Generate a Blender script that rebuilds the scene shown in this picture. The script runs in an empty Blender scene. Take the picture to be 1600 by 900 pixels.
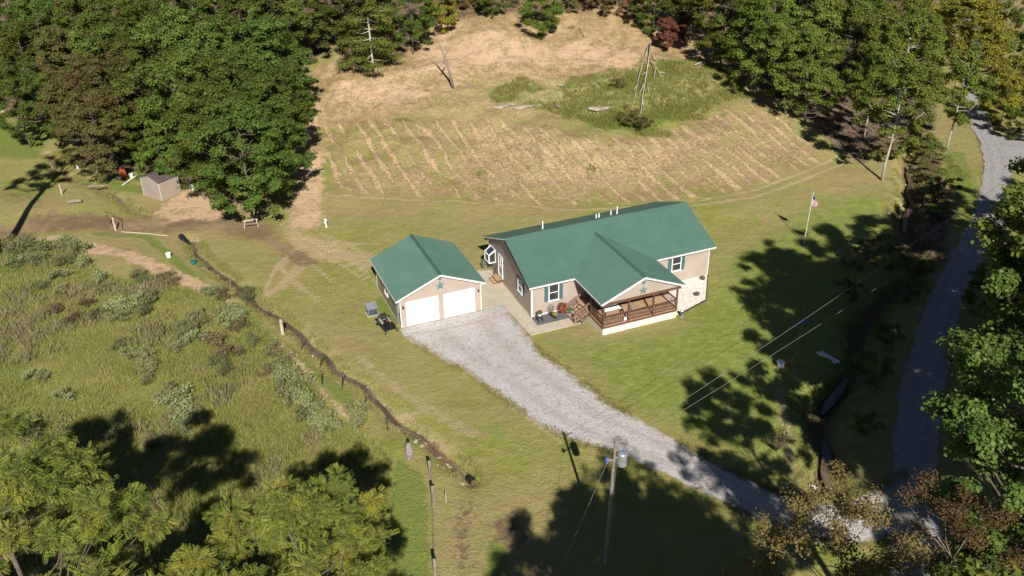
import bpy, math, random
import numpy as np
from mathutils import Vector, Matrix
R_ = math.radians
random.seed(7); rng = np.random.default_rng(7)
sc = bpy.context.scene
COL = sc.collection

# ------------------------------------------------------------------ camera
F_PX, CAM_H = 1431.025, 40.0
PITCH, ROLL = R_(29.864), R_(-.972)
_R0 = np.array([1, 0, 0.]); _U0 = np.array([0, math.sin(PITCH), math.cos(PITCH)]); CF = np.array([0, math.cos(PITCH), -math.sin(PITCH)])
CR = math.cos(ROLL)*_R0 + math.sin(ROLL)*_U0; CU = math.cos(ROLL)*_U0 - math.sin(ROLL)*_R0
CP = np.array([0, 0, CAM_H])
cd = bpy.data.cameras.new('camera'); cam = bpy.data.objects.new('camera', cd); COL.objects.link(cam)
cd.sensor_width = 36; cd.lens = F_PX/1600*36; cd.clip_start = .5; cd.clip_end = 3000
cam.matrix_world = Matrix(((CR[0], CU[0], -CF[0], 0), (CR[1], CU[1], -CF[1], 0), (CR[2], CU[2], -CF[2], CAM_H), (0, 0, 0, 1)))
sc.camera = cam

# ------------------------------------------------------------------ light
SUN_EL, SHADOW_AZ = R_(37.0), R_(-9.3)          # shadows run 9 degrees left of straight ahead
sdir = Vector((math.sin(SHADOW_AZ)*math.cos(SUN_EL), math.cos(SHADOW_AZ)*math.cos(SUN_EL), -math.sin(SUN_EL)))
sl = bpy.data.lights.new('sun', 'SUN'); sl.energy = 5.0; sl.angle = R_(.55); sl.color = (1, .955, .88)
so = bpy.data.objects.new('sun', sl); so.rotation_euler = sdir.to_track_quat('-Z', 'Y').to_euler(); COL.objects.link(so)
w = bpy.data.worlds.new('World'); sc.world = w; w.use_nodes = True
wn = w.node_tree; sky = wn.nodes.new('ShaderNodeTexSky'); sky.sky_type = 'NISHITA'; sky.sun_disc = False
sky.sun_elevation = SUN_EL; sky.sun_rotation = math.pi+SHADOW_AZ; sky.altitude = 900; sky.air_density = .55; sky.dust_density = .25; sky.ozone_density = 1.2
bg = wn.nodes['Background']; bg.inputs['Strength'].default_value = .05
wn.links.new(sky.outputs[0], bg.inputs['Color'])
sc.view_settings.view_transform = 'Standard'; sc.view_settings.look = 'None'; sc.view_settings.exposure = .58
sc.view_settings.gamma = 1
sc.render.engine = 'CYCLES'; sc.cycles.max_bounces = 6; sc.cycles.transparent_max_bounces = 8
sc.cycles.use_denoising = True

# ------------------------------------------------------------------ materials
MATS = {}
def newmat(name):
    m = bpy.data.materials.new(name); m.use_nodes = True; nt = m.node_tree
    return m, nt, nt.nodes['Principled BSDF']
class N:      # tiny node helper
    def __init__(s, nt): s.nt = nt
    def n(s, typ, ins=None, **kw):
        nd = s.nt.nodes.new('ShaderNode'+typ)
        for k, v in kw.items(): setattr(nd, k, v)
        for k, v in (ins or {}).items():
            if isinstance(v, bpy.types.NodeSocket): s.nt.links.new(v, nd.inputs[k])
            else: nd.inputs[k].default_value = v
        return nd
    def noise(s, vec, scale, detail=4, rough=.6, dist=0):
        i = {'Scale': scale, 'Detail': detail, 'Roughness': rough, 'Distortion': dist}
        if vec is not None: i['Vector'] = vec
        return s.n('TexNoise', i).outputs['Fac']
    def m(s, op, a, b=0., c=0., clamp=False):
        return s.n('Math', {0: a, 1: b, 2: c}, operation=op, use_clamp=clamp).outputs[0]
    def step(s, x, lo, hi):
        return s.n('MapRange', {0: x, 1: lo, 2: hi, 3: 0., 4: 1.}, interpolation_type='SMOOTHSTEP').outputs[0]
    def mix(s, f, a, b):
        nd = s.nt.nodes.new('ShaderNodeMix'); nd.data_type = 'RGBA'
        for idx, v in ((0, f), (6, a), (7, b)):
            if isinstance(v, bpy.types.NodeSocket): s.nt.links.new(v, nd.inputs[idx])
            else: nd.inputs[idx].default_value = v if idx == 0 else (*v[:3], 1)
        return nd.outputs[2]
    def attr(s, name): return s.n('Attribute', attribute_name=name).outputs['Fac']
    def bump(s, h, strength, dist, normal=None):
        i = {'Height': h, 'Strength': strength, 'Distance': dist}
        if normal is not None: i['Normal'] = normal
        return s.n('Bump', i).outputs[0]
def pm(name, col, rough=.6, col2=None, scale=3., metal=0., bump=0., bscale=40., spec=.5, grime=0.):
    if name in MATS: return MATS[name]
    m, nt, b = newmat(name); q = N(nt)
    tc = q.n('TexCoord').outputs['Object']
    c2 = col2 or tuple(x*.72 for x in col)
    f = q.step(q.noise(tc, scale, 5), .35, .68)
    c = q.mix(f, col, c2)
    c = q.mix(q.m('MULTIPLY', q.step(q.noise(tc, scale*9, 3), .5, .75), .35), c, tuple(x*.6 for x in c2))
    nt.links.new(c, b.inputs['Base Color'])
    b.inputs['Roughness'].default_value = rough; b.inputs['Metallic'].default_value = metal
    b.inputs['Specular IOR Level'].default_value = spec
    if bump: nt.links.new(q.bump(q.noise(tc, bscale, 3), bump, .02), b.inputs['Normal'])
    MATS[name] = m; return m
def leafmat(name, c1, c2, c3, trans=.3, gloss=.12):
    m, nt, b = newmat(name); q = N(nt)
    geo = q.n('NewGeometry'); oi = q.n('ObjectInfo')
    tc = q.n('TexCoord').outputs['Object']
    c = q.mix(geo.outputs['Random Per Island'], c1, c2)
    c = q.mix(q.m('MULTIPLY', q.step(q.noise(tc, .55, 3), .42, .68), .8), c, c3)
    hsv = q.n('HueSaturation', {'Color': c, 'Hue': q.m('MULTIPLY_ADD', oi.outputs['Random'], .045, .474),
        'Value': q.m('MULTIPLY_ADD', oi.outputs['Random'], .6, .70), 'Saturation': .97}).outputs[0]
    nt.nodes.remove(b)
    d = q.n('BsdfDiffuse', {'Color': hsv}).outputs[0]
    t = q.n('BsdfTranslucent', {'Color': q.mix(.4, hsv, (.25, .28, .03))}).outputs[0]
    s1 = q.n('MixShader', {0: trans, 1: d, 2: t}).outputs[0]
    g = q.n('BsdfGlossy', {'Color': (.9, .92, .7, 1), 'Roughness': .5}).outputs[0]
    fr = q.n('Fresnel', {'IOR': 1.4}).outputs[0]
    s2 = q.n('MixShader', {0: q.m('MULTIPLY', fr, gloss*1.6), 1: s1, 2: g}).outputs[0]
    nt.links.new(s2, nt.nodes['Material Output'].inputs[0])
    MATS[name] = m; return m
def sidingmat(name, c, c2):
    m, nt, b = newmat(name); q = N(nt)
    tc = q.n('TexCoord').outputs['Object']; z = q.n('SeparateXYZ', {0: tc}).outputs[2]
    saw = q.m('FRACT', q.m('DIVIDE', z, .115))
    col = q.mix(q.step(q.noise(tc, .8, 4), .35, .7), c, c2)
    col = q.mix(q.m('MULTIPLY', q.step(saw, .86, .95), .6), col, tuple(x*.5 for x in c))
    nt.links.new(col, b.inputs['Base Color']); b.inputs['Roughness'].default_value = .55
    nt.links.new(q.bump(saw, 1., .02), b.inputs['Normal'])
    MATS[name] = m; return m
def roofmat(name='green_metal_roofing', ax=None, step=.2368, off=.03, dark=1.):
    m, nt, b = newmat(name); q = N(nt)
    tc = q.n('TexCoord').outputs['Object']
    f = q.step(q.noise(tc, .5, 5), .3, .75)
    c = q.mix(f, (.074, .152, .112), (.096, .174, .138))
    c = q.mix(q.m('MULTIPLY', q.step(q.noise(tc, 2.6, 6, .7), .5, .8), .3), c, (.085, .165, .13))
    tcs = q.n('SeparateXYZ', {0: tc}); st = q.n('CombineXYZ', {0: q.m('MULTIPLY', tcs.outputs[0], 3.), 1: q.m('MULTIPLY', tcs.outputs[1], 3.), 2: q.m('MULTIPLY', tcs.outputs[2], .3)}).outputs[0]
    c = q.mix(q.m('MULTIPLY', q.step(q.noise(st, 1.2, 4, .7), .5, .75), .25), c, (.03, .085, .06))
    if ax is not None:      # rib shade painted as a dark line along both feet of each rib
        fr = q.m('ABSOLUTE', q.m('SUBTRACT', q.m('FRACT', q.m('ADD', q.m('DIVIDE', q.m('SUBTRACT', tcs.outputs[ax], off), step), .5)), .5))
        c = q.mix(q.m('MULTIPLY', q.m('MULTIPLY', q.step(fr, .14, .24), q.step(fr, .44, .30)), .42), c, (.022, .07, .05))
    if dark < 1: c = q.mix(1-dark, c, (.01, .03, .02))
    nt.links.new(c, b.inputs['Base Color']); b.inputs['Roughness'].default_value = .5
    b.inputs['Specular IOR Level'].default_value = .5
    nt.links.new(q.bump(q.noise(tc, 1.3, 2), .12, .03), b.inputs['Normal'])
    return m
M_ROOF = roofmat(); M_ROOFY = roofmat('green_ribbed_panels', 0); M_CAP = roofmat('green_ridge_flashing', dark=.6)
M_SIDE = sidingmat('tan_vinyl_siding', (.46, .38, .325), (.42, .34, .285))
M_SHED = sidingmat('shed_siding', (.40, .33, .28), (.36, .29, .24))
M_WHITE = pm('white_paint', (.80, .80, .78), .4, (.74, .73, .70), 1.5)
M_DOOR = pm('white_door_enamel', (.82, .82, .82), .35, (.80, .80, .80), .7)
M_TRIM = pm('white_trim', (.74, .73, .71), .45)
M_SOFF = pm('dark_brown_fascia', (.045, .028, .022), .5)
M_GLASS = pm('dark_window_glass', (.03, .034, .036), .08, (.05, .055, .06), 1.2, spec=.8)
M_SHUT = pm('blue_green_shutter', (.075, .145, .155), .5)
M_WOOD = pm('brown_stained_wood', (.13, .068, .042), .6, (.09, .045, .03), 5)
M_DECK = pm('weathered_deck_boards', (.42, .28, .19), .7, (.34, .21, .13), 1.5)
M_RAIL = pm('pale_rail_wood', (.26, .17, .12), .65)  # paler brown than the stained porch wood
M_BLOCK = pm('white_painted_block', (.66, .61, .54), .75, (.55, .50, .44), 2.2, bump=.4, bscale=14)
M_CONC = pm('concrete_path', (.46, .40, .31), .85, (.40, .34, .255), .9, bump=.3, bscale=25)
M_CHIP = pm('white_marble_chips', (.62, .56, .50), .85, (.50, .44, .38), 7, bump=1., bscale=9)
M_PEB = pm('dark_slate_chips', (.14, .13, .14), .8, (.07, .065, .07), 8, bump=1., bscale=16)
M_BLACK = pm('black_plastic', (.018, .018, .02), .4)
M_GREY = pm('grey_metal', (.36, .37, .39), .4, metal=.3)
M_STEEL = pm('galvanised_steel', (.55, .57, .60), .35, metal=.6)
M_ORANGE = pm('orange_plastic', (.40, .07, .03), .55)
M_TERRA = pm('terracotta', (.40, .14, .07), .7)
M_TEAL = pm('teal_plastic', (.02, .16, .14), .4)
M_STAR = pm('patina_metal', (.12, .21, .21), .5)
M_OLDW = pm('weathered_grey_wood', (.27, .22, .17), .85, (.17, .13, .10), 6, bump=.5)
M_PALEW = pm('pale_bare_wood', (.52, .44, .34), .8, (.40, .32, .24), 3)
M_BARK = pm('brown_bark', (.13, .10, .075), .9, (.07, .055, .04), 4, bump=.8, bscale=15)
M_PBARK = pm('pale_sycamore_bark', (.46, .42, .35), .8, (.25, .21, .16), 2.5, bump=.5, bscale=9)
M_ROCK = pm('pale_sandstone', (.40, .34, .26), .9, (.20, .17, .13), 3, bump=.8, bscale=6)
M_MAT = pm('door_mat', (.07, .065, .06), .9)
M_SHINGLE = pm('brown_shingle', (.10, .075, .065), .85, bump=.6)
M_RED = pm('red_flowers', (.42, .06, .03), .6, (.5, .15, .05), 9)
M_BLUE = pm('blue_plastic', (.12, .15, .42), .5)
M_WIRE = pm('aluminium_wire', (.26, .25, .23), .6)
M_OPOT = pm('yellow_blossom', (.6, .42, .08), .6)
L_OAK = leafmat('oak_leaves', (.074, .110, .017), (.150, .182, .031), (.175, .190, .033))
L_WOOD = leafmat('woodland_leaves', (.062, .096, .016), (.122, .156, .028), (.135, .160, .030))
L_DARK = leafmat('dark_green_leaves', (.052, .088, .015), (.104, .145, .026), (.100, .130, .024))
L_BRIGHT = leafmat('bright_green_leaves', (.075, .13, .018), (.13, .20, .028), (.11, .17, .022))
L_OLIVE = leafmat('olive_brown_leaves', (.12, .10, .034), (.15, .125, .045), (.10, .115, .028))
L_YEL = leafmat('yellow_green_leaves', (.19, .175, .022), (.27, .235, .028), (.13, .16, .022))
L_GOLD = leafmat('golden_leaves', (.30, .27, .02), (.36, .33, .03), (.18, .22, .025))
L_WAL = leafmat('walnut_leaflets', (.085, .115, .016), (.20, .215, .03), (.24, .215, .03), .25, .2)
L_MAPLE = leafmat('maple_leaves', (.055, .11, .018), (.13, .18, .035), (.085, .14, .025), .3, .22)
L_BROWN = leafmat('rusty_leaves', (.17, .105, .045), (.12, .10, .034), (.15, .125, .042))
L_DEAD = leafmat('dead_red_leaves', (.16, .055, .032), (.21, .09, .05), (.12, .05, .03), .15, .05)
L_ASTER = leafmat('white_aster_heads', (.30, .29, .16), (.16, .19, .055), (.25, .25, .10), .2, .05)
L_GRASS = leafmat('meadow_grass_blades', (.20, .24, .042), (.36, .36, .10), (.34, .31, .11), .3, .08)
L_TALL = leafmat('hill_grass_blades', (.15, .19, .032), (.24, .25, .06), (.19, .19, .045), .3, .08)
L_STRAW = leafmat('straw_stalks', (.50, .36, .19), (.40, .28, .14), (.34, .22, .11), .15, .06)
L_LAWN = leafmat('lawn_tuft_blades', (.20, .20, .05), (.27, .24, .08), (.30, .24, .11), .25, .05)

# ------------------------------------------------------------------ mesh helpers
def tag(o, label=None, cat=None, group=None, kind=None):
    if label: o['label'] = label
    if cat: o['category'] = cat
    if group: o['group'] = group
    if kind: o['kind'] = kind
    return o
def empty(name, loc=(0, 0, 0), rz=0, **kw):
    o = bpy.data.objects.new(name, None); o.empty_display_size = .3; COL.objects.link(o)
    o.location = tuple(float(v) for v in loc); o.rotation_euler = (0, 0, rz)
    return tag(o, **kw)
class MB:
    def __init__(s): s.v = []; s.f = []; s.mi = []; s.cur = 0
    def add(s, vs, fs):
        b = len(s.v); s.v += [tuple(map(float, p)) for p in vs]; s.f += [tuple(b+i for i in f) for f in fs]; s.mi += [s.cur]*len(fs); return s
    def box(s, x0, y0, z0, x1, y1, z1):
        return s.add([(x0, y0, z0), (x1, y0, z0), (x1, y1, z0), (x0, y1, z0), (x0, y0, z1), (x1, y0, z1), (x1, y1, z1), (x0, y1, z1)],
            [(0, 3, 2, 1), (4, 5, 6, 7), (0, 1, 5, 4), (1, 2, 6, 5), (2, 3, 7, 6), (3, 0, 4, 7)])
    def bar(s, a, b, wd, ht, up=(0, 0, 1)):
        a = Vector(a); b = Vector(b); d = (b-a).normalized(); u = Vector(up)
        if abs(d.dot(u)) > .98: u = Vector((1, 0, 0))
        x = d.cross(u).normalized()*wd/2; y = x.cross(d).normalized()*ht/2
        vs = [p+i*x+j*y for p in (a, b) for i, j in ((-1, -1), (1, -1), (1, 1), (-1, 1))]
        return s.add(vs, [(3, 2, 1, 0), (4, 5, 6, 7), (0, 1, 5, 4), (1, 2, 6, 5), (2, 3, 7, 6), (3, 0, 4, 7)])
    def tube(s, pts, rad, n=6, cap=True):
        pts = [Vector(tuple(map(float, p))) for p in pts]
        if not hasattr(rad, '__len__'): rad = [rad]*len(pts)
        b = len(s.v); ref = Vector((.31, .17, .93))
        for i, p in enumerate(pts):
            d = (pts[min(i+1, len(pts)-1)]-pts[max(i-1, 0)]).normalized()
            x = d.cross(ref if abs(d.dot(ref)) < .95 else Vector((1, 0, 0))).normalized(); y = d.cross(x)
            for k in range(n):
                t = 2*math.pi*k/n; s.v.append(tuple(p+(x*math.cos(t)+y*math.sin(t))*rad[i]))
        for i in range(len(pts)-1):
            for k in range(n):
                s.f.append((b+i*n+k, b+i*n+(k+1) % n, b+(i+1)*n+(k+1) % n, b+(i+1)*n+k)); s.mi.append(s.cur)
        if cap:
            s.f.append(tuple(b+k for k in range(n))[::-1]); s.mi.append(s.cur)
            s.f.append(tuple(b+(len(pts)-1)*n+k for k in range(n))); s.mi.append(s.cur)
        return s
    def lathe(s, prof, n=12, c=(0, 0, 0)):
        b = len(s.v)
        for r, z in prof:
            for k in range(n):
                t = 2*math.pi*k/n; s.v.append((c[0]+r*math.cos(t), c[1]+r*math.sin(t), c[2]+z))
        for i in range(len(prof)-1):
            for k in range(n):
                s.f.append((b+i*n+k, b+i*n+(k+1) % n, b+(i+1)*n+(k+1) % n, b+(i+1)*n+k)); s.mi.append(s.cur)
        s.f.append(tuple(b+k for k in range(n))[::-1]); s.f.append(tuple(b+(len(prof)-1)*n+k for k in range(n))); s.mi += [s.cur]*2
        return s
    def prism(s, poly, d):   # poly: list of 3d points (planar), d: extrusion vector
        n = len(poly); d = Vector(d); P = [Vector(p) for p in poly]; Q = [p+d for p in P]
        return s.add(P+Q, [tuple(range(n))[::-1], tuple(range(n, 2*n))]+[(i, (i+1) % n, n+(i+1) % n, n+i) for i in range(n)])
    def blob(s, c, r, sq=(1, 1, 1), n=1, jit=.25, rnd=None):
        rnd = rnd or random
        import bmesh
        bm = bmesh.new(); bmesh.ops.create_icosphere(bm, subdivisions=n, radius=1)
        vs = []
        for v in bm.verts:
            k = r*(1+rnd.uniform(-jit, jit)); vs.append((c[0]+v.co.x*k*sq[0], c[1]+v.co.y*k*sq[1], c[2]+v.co.z*k*sq[2]))
        fs = [tuple(v.index for v in f.verts) for f in bm.faces]; bm.free()
        return s.add(vs, fs)
    def mesh(s, name, mat, smooth=False):
        me = bpy.data.meshes.new(name); me.from_pydata(s.v, [], s.f)
        for m in (mat if isinstance(mat, (list, tuple)) else [mat]): me.materials.append(m)
        if any(s.mi): me.polygons.foreach_set('material_index', s.mi)
        if smooth: me.polygons.foreach_set('use_smooth', [True]*len(me.polygons))
        import bmesh
        bm = bmesh.new(); bm.from_mesh(me); bmesh.ops.recalc_face_normals(bm, faces=bm.faces); bm.to_mesh(me); bm.free()
        return me
    def build(s, name, mat, parent=None, smooth=False, **kw):
        return link(name, s.mesh(name, mat, smooth), parent, **kw)
def link(name, me, parent=None, **kw):
    o = bpy.data.objects.new(name, me); COL.objects.link(o)
    if parent: o.parent = parent
    return tag(o, **kw)
def npmesh(name, V, Fc, mat, smooth=False):
    me = bpy.data.meshes.new(name); V = np.asarray(V, np.float32); Fc = np.asarray(Fc, np.int32); k = Fc.shape[1]
    me.vertices.add(len(V)); me.vertices.foreach_set('co', V.ravel())
    me.loops.add(Fc.size); me.loops.foreach_set('vertex_index', Fc.ravel())
    me.polygons.add(len(Fc)); me.polygons.foreach_set('loop_start', np.arange(0, Fc.size, k, dtype=np.int32))
    me.polygons.foreach_set('loop_total', np.full(len(Fc), k, np.int32))
    me.update(); me.validate()
    if smooth: me.polygons.foreach_set('use_smooth', [True]*len(Fc))
    me.materials.append(mat); return me
def dup(root, loc=None, rz=None, **kw):
    r = root.copy(); COL.objects.link(r)
    if loc is not None: r.location = tuple(float(v) for v in loc)
    if rz is not None: r.rotation_euler = (0, 0, rz)
    tag(r, **kw)
    for ch in list(root.children):
        c = ch.copy(); COL.objects.link(c); c.parent = r
        for g in ch.children:
            d = g.copy(); COL.objects.link(d); d.parent = c
    return r

# ------------------------------------------------------------------ terrain
def vnoise(x, y, sc_, seed=0):
    x = np.asarray(x, float)/sc_+seed*17.3; y = np.asarray(y, float)/sc_+seed*9.1
    xi = np.floor(x); yi = np.floor(y); fx = x-xi; fy = y-yi; fx = fx*fx*(3-2*fx); fy = fy*fy*(3-2*fy)
    def hsh(a, b): t = np.sin(a*127.1+b*311.7)*43758.5453; return t-np.floor(t)
    return (hsh(xi, yi)*(1-fx)+hsh(xi+1, yi)*fx)*(1-fy)+(hsh(xi, yi+1)*(1-fx)+hsh(xi+1, yi+1)*fx)*fy
def flat_at(px, py, z=0.):
    d = CF*F_PX+CR*(px-800)-CU*(py-450); return CP+d*((z-CAM_H)/d[2])
def resample(P, n):
    P = np.array(P); L = np.r_[0, np.cumsum(np.hypot(*np.diff(P, axis=0).T))]; t = np.linspace(0, L[-1], n)
    return np.stack([np.interp(t, L, P[:, 0]), np.interp(t, L, P[:, 1])], 1)
def segdist(X, Y, pts):
    D = np.full(np.shape(X), 1e9)
    for (ax, ay), (bx, by) in zip(pts[:-1], pts[1:]):
        dx, dy = bx-ax, by-ay; L = dx*dx+dy*dy+1e-9
        t = np.clip(((X-ax)*dx+(Y-ay)*dy)/L, 0, 1); D = np.minimum(D, np.hypot(X-ax-t*dx, Y-ay-t*dy))
    return D
def inside(X, Y, pts):
    c = np.zeros(np.shape(X), bool); n = len(pts)
    for i in range(n):
        (ax, ay), (bx, by) = pts[i], pts[(i+1) % n]
        cond = ((ay > Y) != (by > Y)) & (X < (bx-ax)*(Y-ay)/(by-ay+1e-12)+ax); c ^= cond
    return c
CREEK_L = [tuple(flat_at(*p)[:2]) for p in [(70, 240), (100, 272), (130, 288), (165, 303), (200, 322), (232, 338)]]
CREEK_L2 = [tuple(flat_at(*p)[:2]) for p in [(288, 374), (300, 387), (325, 409), (352, 432), (385, 458), (420, 483), (450, 508), (480, 534), (515, 560), (545, 588), (580, 620), (610, 643), (650, 674), (690, 708), (738, 752)]]
CREEK_R = [tuple(flat_at(*p)[:2]) for p in [(1418, 235), (1428, 275), (1428, 300), (1415, 325), (1408, 345), (1424, 366), (1440, 395), (1410, 430), (1365, 480), (1330, 550), (1306, 610), (1296, 660), (1288, 705), (1292, 752)]]
def meander(P, amp):
    Q = resample(P, int(len(P)*5)); n_ = np.arange(len(Q)); Q[:, 0] += amp*(np.sin(n_*.9)*.5+np.sin(n_*.37+1)); Q[:, 1] += amp*.6*np.cos(n_*.6+P[0][0]); return [tuple(p) for p in Q]
CREEK_L = meander(CREEK_L, .25); CREEK_L2 = meander(CREEK_L2, .26); CREEK_R = meander(CREEK_R, .5)
Y0X = [-200, -62, -42, -21, 0, 26, 41, 52, 64, 80, 110, 300]; Y0Y = [125, 122, 106, 92, 89, 92, 101, 132, 165, 190, 200, 200]
def terr(X, Y):
    X = np.asarray(X, float); Y = np.asarray(Y, float)
    s = Y-np.interp(X, Y0X, Y0Y)
    s1 = 6*np.log1p(np.exp(np.clip(s/6, -30, 30)))
    s2 = 8*np.log1p(np.exp(np.clip((s-30)/8, -30, 30)))
    h = .17*s1+.13*s2
    bumpy = 1/(1+np.exp(-s/5))
    h = h+bumpy*((vnoise(X, Y, 9, 1)-.5)*1.6+(vnoise(X, Y, 3.2, 2)-.5)*.6+(vnoise(X, Y, 1.5, 12)-.5)*.28)
    mead = 1/(1+np.exp((X+22+.55*(Y-50))/2.5))*(Y < 95)
    h = h+mead*((vnoise(X, Y, 6, 3)-.45)*.7+.25)
    for P, wd, dp in ((CREEK_L, .42, .32), (CREEK_L2, .5, .4), (CREEK_R, 1.1, 1.)):
        D = segdist(X, Y, P)
        h = h-dp*np.exp(-(D/wd)**4*.7)-dp*.25*np.exp(-(D/(wd*2.2))**2)
    return h
def gnd(x, y): return float(terr(np.array([x]), np.array([y]))[0])
def at(px, py, z=0.):
    """point z above the terrain seen at pixel px, py of the 1600 x 900 photograph"""
    d = CF*F_PX+CR*(px-800)-CU*(py-450); d = d/np.linalg.norm(d)
    t = np.arange(20, 330, .25); P = CP[None]+d[None]*t[:, None]
    g = P[:, 2]-terr(P[:, 0], P[:, 1])-z
    i = int(np.argmax(g <= 0)) if (g <= 0).any() else len(t)-1
    if i > 0:
        a = g[i-1]/(g[i-1]-g[i]+1e-9); Q = P[i-1]*(1-a)+P[i]*a
    else: Q = P[0]
    return np.array([Q[0], Q[1], gnd(Q[0], Q[1])])
def W(pts): return [tuple(at(*p)[:2]) for p in pts]
ys = np.concatenate([np.arange(4, 30, 1.), np.arange(30, 60, .38), np.arange(60, 128, .45), np.arange(128, 170, .9), np.arange(170, 360, 5.), [420, 520, 700, 1000]])
xs = np.concatenate([[-600, -400, -280, -200, -150, -120], np.arange(-100, -62, 1.5), np.arange(-62, 62, .42), np.arange(62, 100, 1.5), [110, 130, 160, 220, 300, 420, 600]])
GX, GY = np.meshgrid(xs, ys); gx = GX.ravel(); gy = GY.ravel(); gz = terr(gx, gy)
gz = gz+(vnoise(gx, gy, .9, 5)-.5)*.05
nx, ny = len(xs), len(ys)
ii = (np.arange(ny-1)[:, None]*nx+np.arange(nx-1)[None]).ravel()
GF = np.stack([ii, ii+1, ii+nx+1, ii+nx], 1)
def soft_poly(pts, feather=.8):
    P = W(pts); D = segdist(gx, gy, P+[P[0]]); I = inside(gx, gy, P)
    return np.clip(np.where(I, .5+D/(2*feather), .5-D/(2*feather)), 0, 1)
def soft_line(pts, wd, world=False):
    D = segdist(gx, gy, pts if world else W(pts)); return np.clip(1.25-D/wd, 0, 1)
A = {}
rr = random.Random(11).uniform
A['rows'] = soft_poly([(505, 190), (640, 188), (760, 183), (880, 205), (1000, 218), (1130, 172), (1190, 150), (1240, 185), (1290, 248), (1200, 285), (1080, 310), (960, 318), (860, 320), (760, 312), (640, 305), (560, 300), (520, 290)], 1.2)
A['straw'] = np.maximum.reduce([.46*A['rows'], .62*soft_poly([(660, 165), (880, 198), (1010, 210), (1130, 165), (1200, 185), (1150, 250), (1020, 310), (860, 318), (700, 310), (660, 260), (700, 220)], 4),
    np.maximum.reduce([.5*soft_poly([(480, 118), (700, 90), (1000, 100), (1170, 70), (1190, 160), (1100, 180), (900, 200), (640, 195), (500, 190)], 3), .8*soft_line([(485, 335), (480, 350)], 2.3), .55*soft_line([(470, 375), (520, 395)], 3.5)])])
A['bank'] = np.maximum.reduce([soft_poly([(650, 75), (720, 55), (800, 52), (900, 62), (1000, 78), (1010, 108), (900, 102), (800, 98), (700, 115), (640, 118)], 2.),
    soft_poly([(1075, 40), (1120, 62), (1180, 115), (1205, 165), (1160, 130), (1110, 100)], 1.8), .8*soft_poly([(500, 150), (560, 118), (640, 110), (690, 135), (640, 165), (540, 175)], 2.4), .7*soft_poly([(640, 60), (700, 30), (760, 40), (700, 75)], 2.), soft_line([(478, 185), (488, 250), (482, 300), (478, 345)], 2.3),
    soft_poly([(250, 322), (300, 292), (345, 298), (388, 318), (370, 338), (330, 345), (270, 345), (240, 335)], 1.),
    .95*soft_line([(140, 388), (200, 397), (262, 425), (330, 455)], 1.1), .7*soft_line([(330, 455), (353, 467), (431, 527), (484, 587), (511, 621), (560, 665)], .45), .7*soft_poly([(60, 365), (110, 365), (100, 385), (0, 392), (-50, 380)], 1)])
A['mud'] = np.maximum.reduce([soft_line(CREEK_L, .45, True), soft_line(CREEK_L2, .5, True), soft_line(CREEK_R, .9, True), .55*soft_line([(735, 790), (720, 830), (730, 880)], 1.4), .75*soft_line([(790, 820), (800, 838)], 1.6),
    .6*soft_line([(1528, 215), (1540, 250), (1535, 320), (1510, 365)], .8)])
A['dry'] = soft_poly([(470, 130), (560, 60), (640, 20), (700, -60), (1080, -60), (1120, 20), (1190, 90), (1230, 180), (1180, 160), (1000, 120), (740, 125), (600, 190), (500, 200)], 2.5)
A['path'] = np.maximum.reduce([.95*soft_line([(-80, 375), (0, 368), (60, 350), (130, 348), (200, 353), (280, 350), (340, 346), (400, 362)], 3.), .6*soft_poly([(140, 335), (240, 325), (380, 318), (400, 350), (300, 372), (150, 365)], 1.5), .85*soft_line([(400, 362), (440, 385), (480, 410)], 1.6),
    .6*soft_line([(0, 300), (70, 325), (160, 340)], 2.2), .55*soft_line([(20, 345), (120, 335), (240, 345)], 1.6), .5*soft_line([(610, 455), (560, 470), (520, 500)], 1.8), .5*soft_line([(840, 515), (880, 535)], 1.2)])
A['green'] = np.maximum.reduce([.8*soft_poly([(840, 530), (960, 520), (1070, 500), (1120, 440), (1120, 400), (1290, 300), (1400, 300), (1420, 420), (1280, 760), (1180, 740), (1060, 680), (960, 630), (880, 570)], 3), .5*soft_poly([(520, 330), (740, 330), (740, 400), (600, 380), (540, 395)], 3), .5*soft_poly([(640, 560), (760, 620), (880, 700), (830, 800), (740, 700), (640, 600)], 2)])
A['lush'] = np.maximum.reduce([soft_poly([(880, 130), (1010, 100), (1160, 92), (1170, 150), (1100, 168), (1010, 208), (920, 192), (880, 165)], 2.4), .52*soft_poly([(735, 130), (900, 122), (900, 172), (760, 162)], 1.6),
    soft_poly([(625, 715), (655, 735), (668, 760), (672, 920), (615, 920), (600, 760)], .8), .8*soft_line([(600, 470), (615, 500)], 1.2), .8*soft_poly([(760, 840), (800, 850), (790, 910), (750, 910)], .8),
    .85*soft_poly([(90, 200), (0, 185), (-120, 190), (-120, 240), (60, 250)], 2), .8*soft_line([(90, 280), (150, 285), (235, 300)], 1.5), .6*soft_line([(1490, 240), (1510, 300), (1490, 350)], 2.5), .7*soft_line([(150, 365), (230, 370), (300, 430), (450, 545), (560, 640)], .9)])
A['meadow'] = soft_poly([(-500, 380), (0, 376), (100, 374), (170, 432), (260, 440), (340, 468), (430, 535), (480, 592), (520, 640), (600, 705), (625, 745), (600, 940), (-500, 940)], .8)
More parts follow.
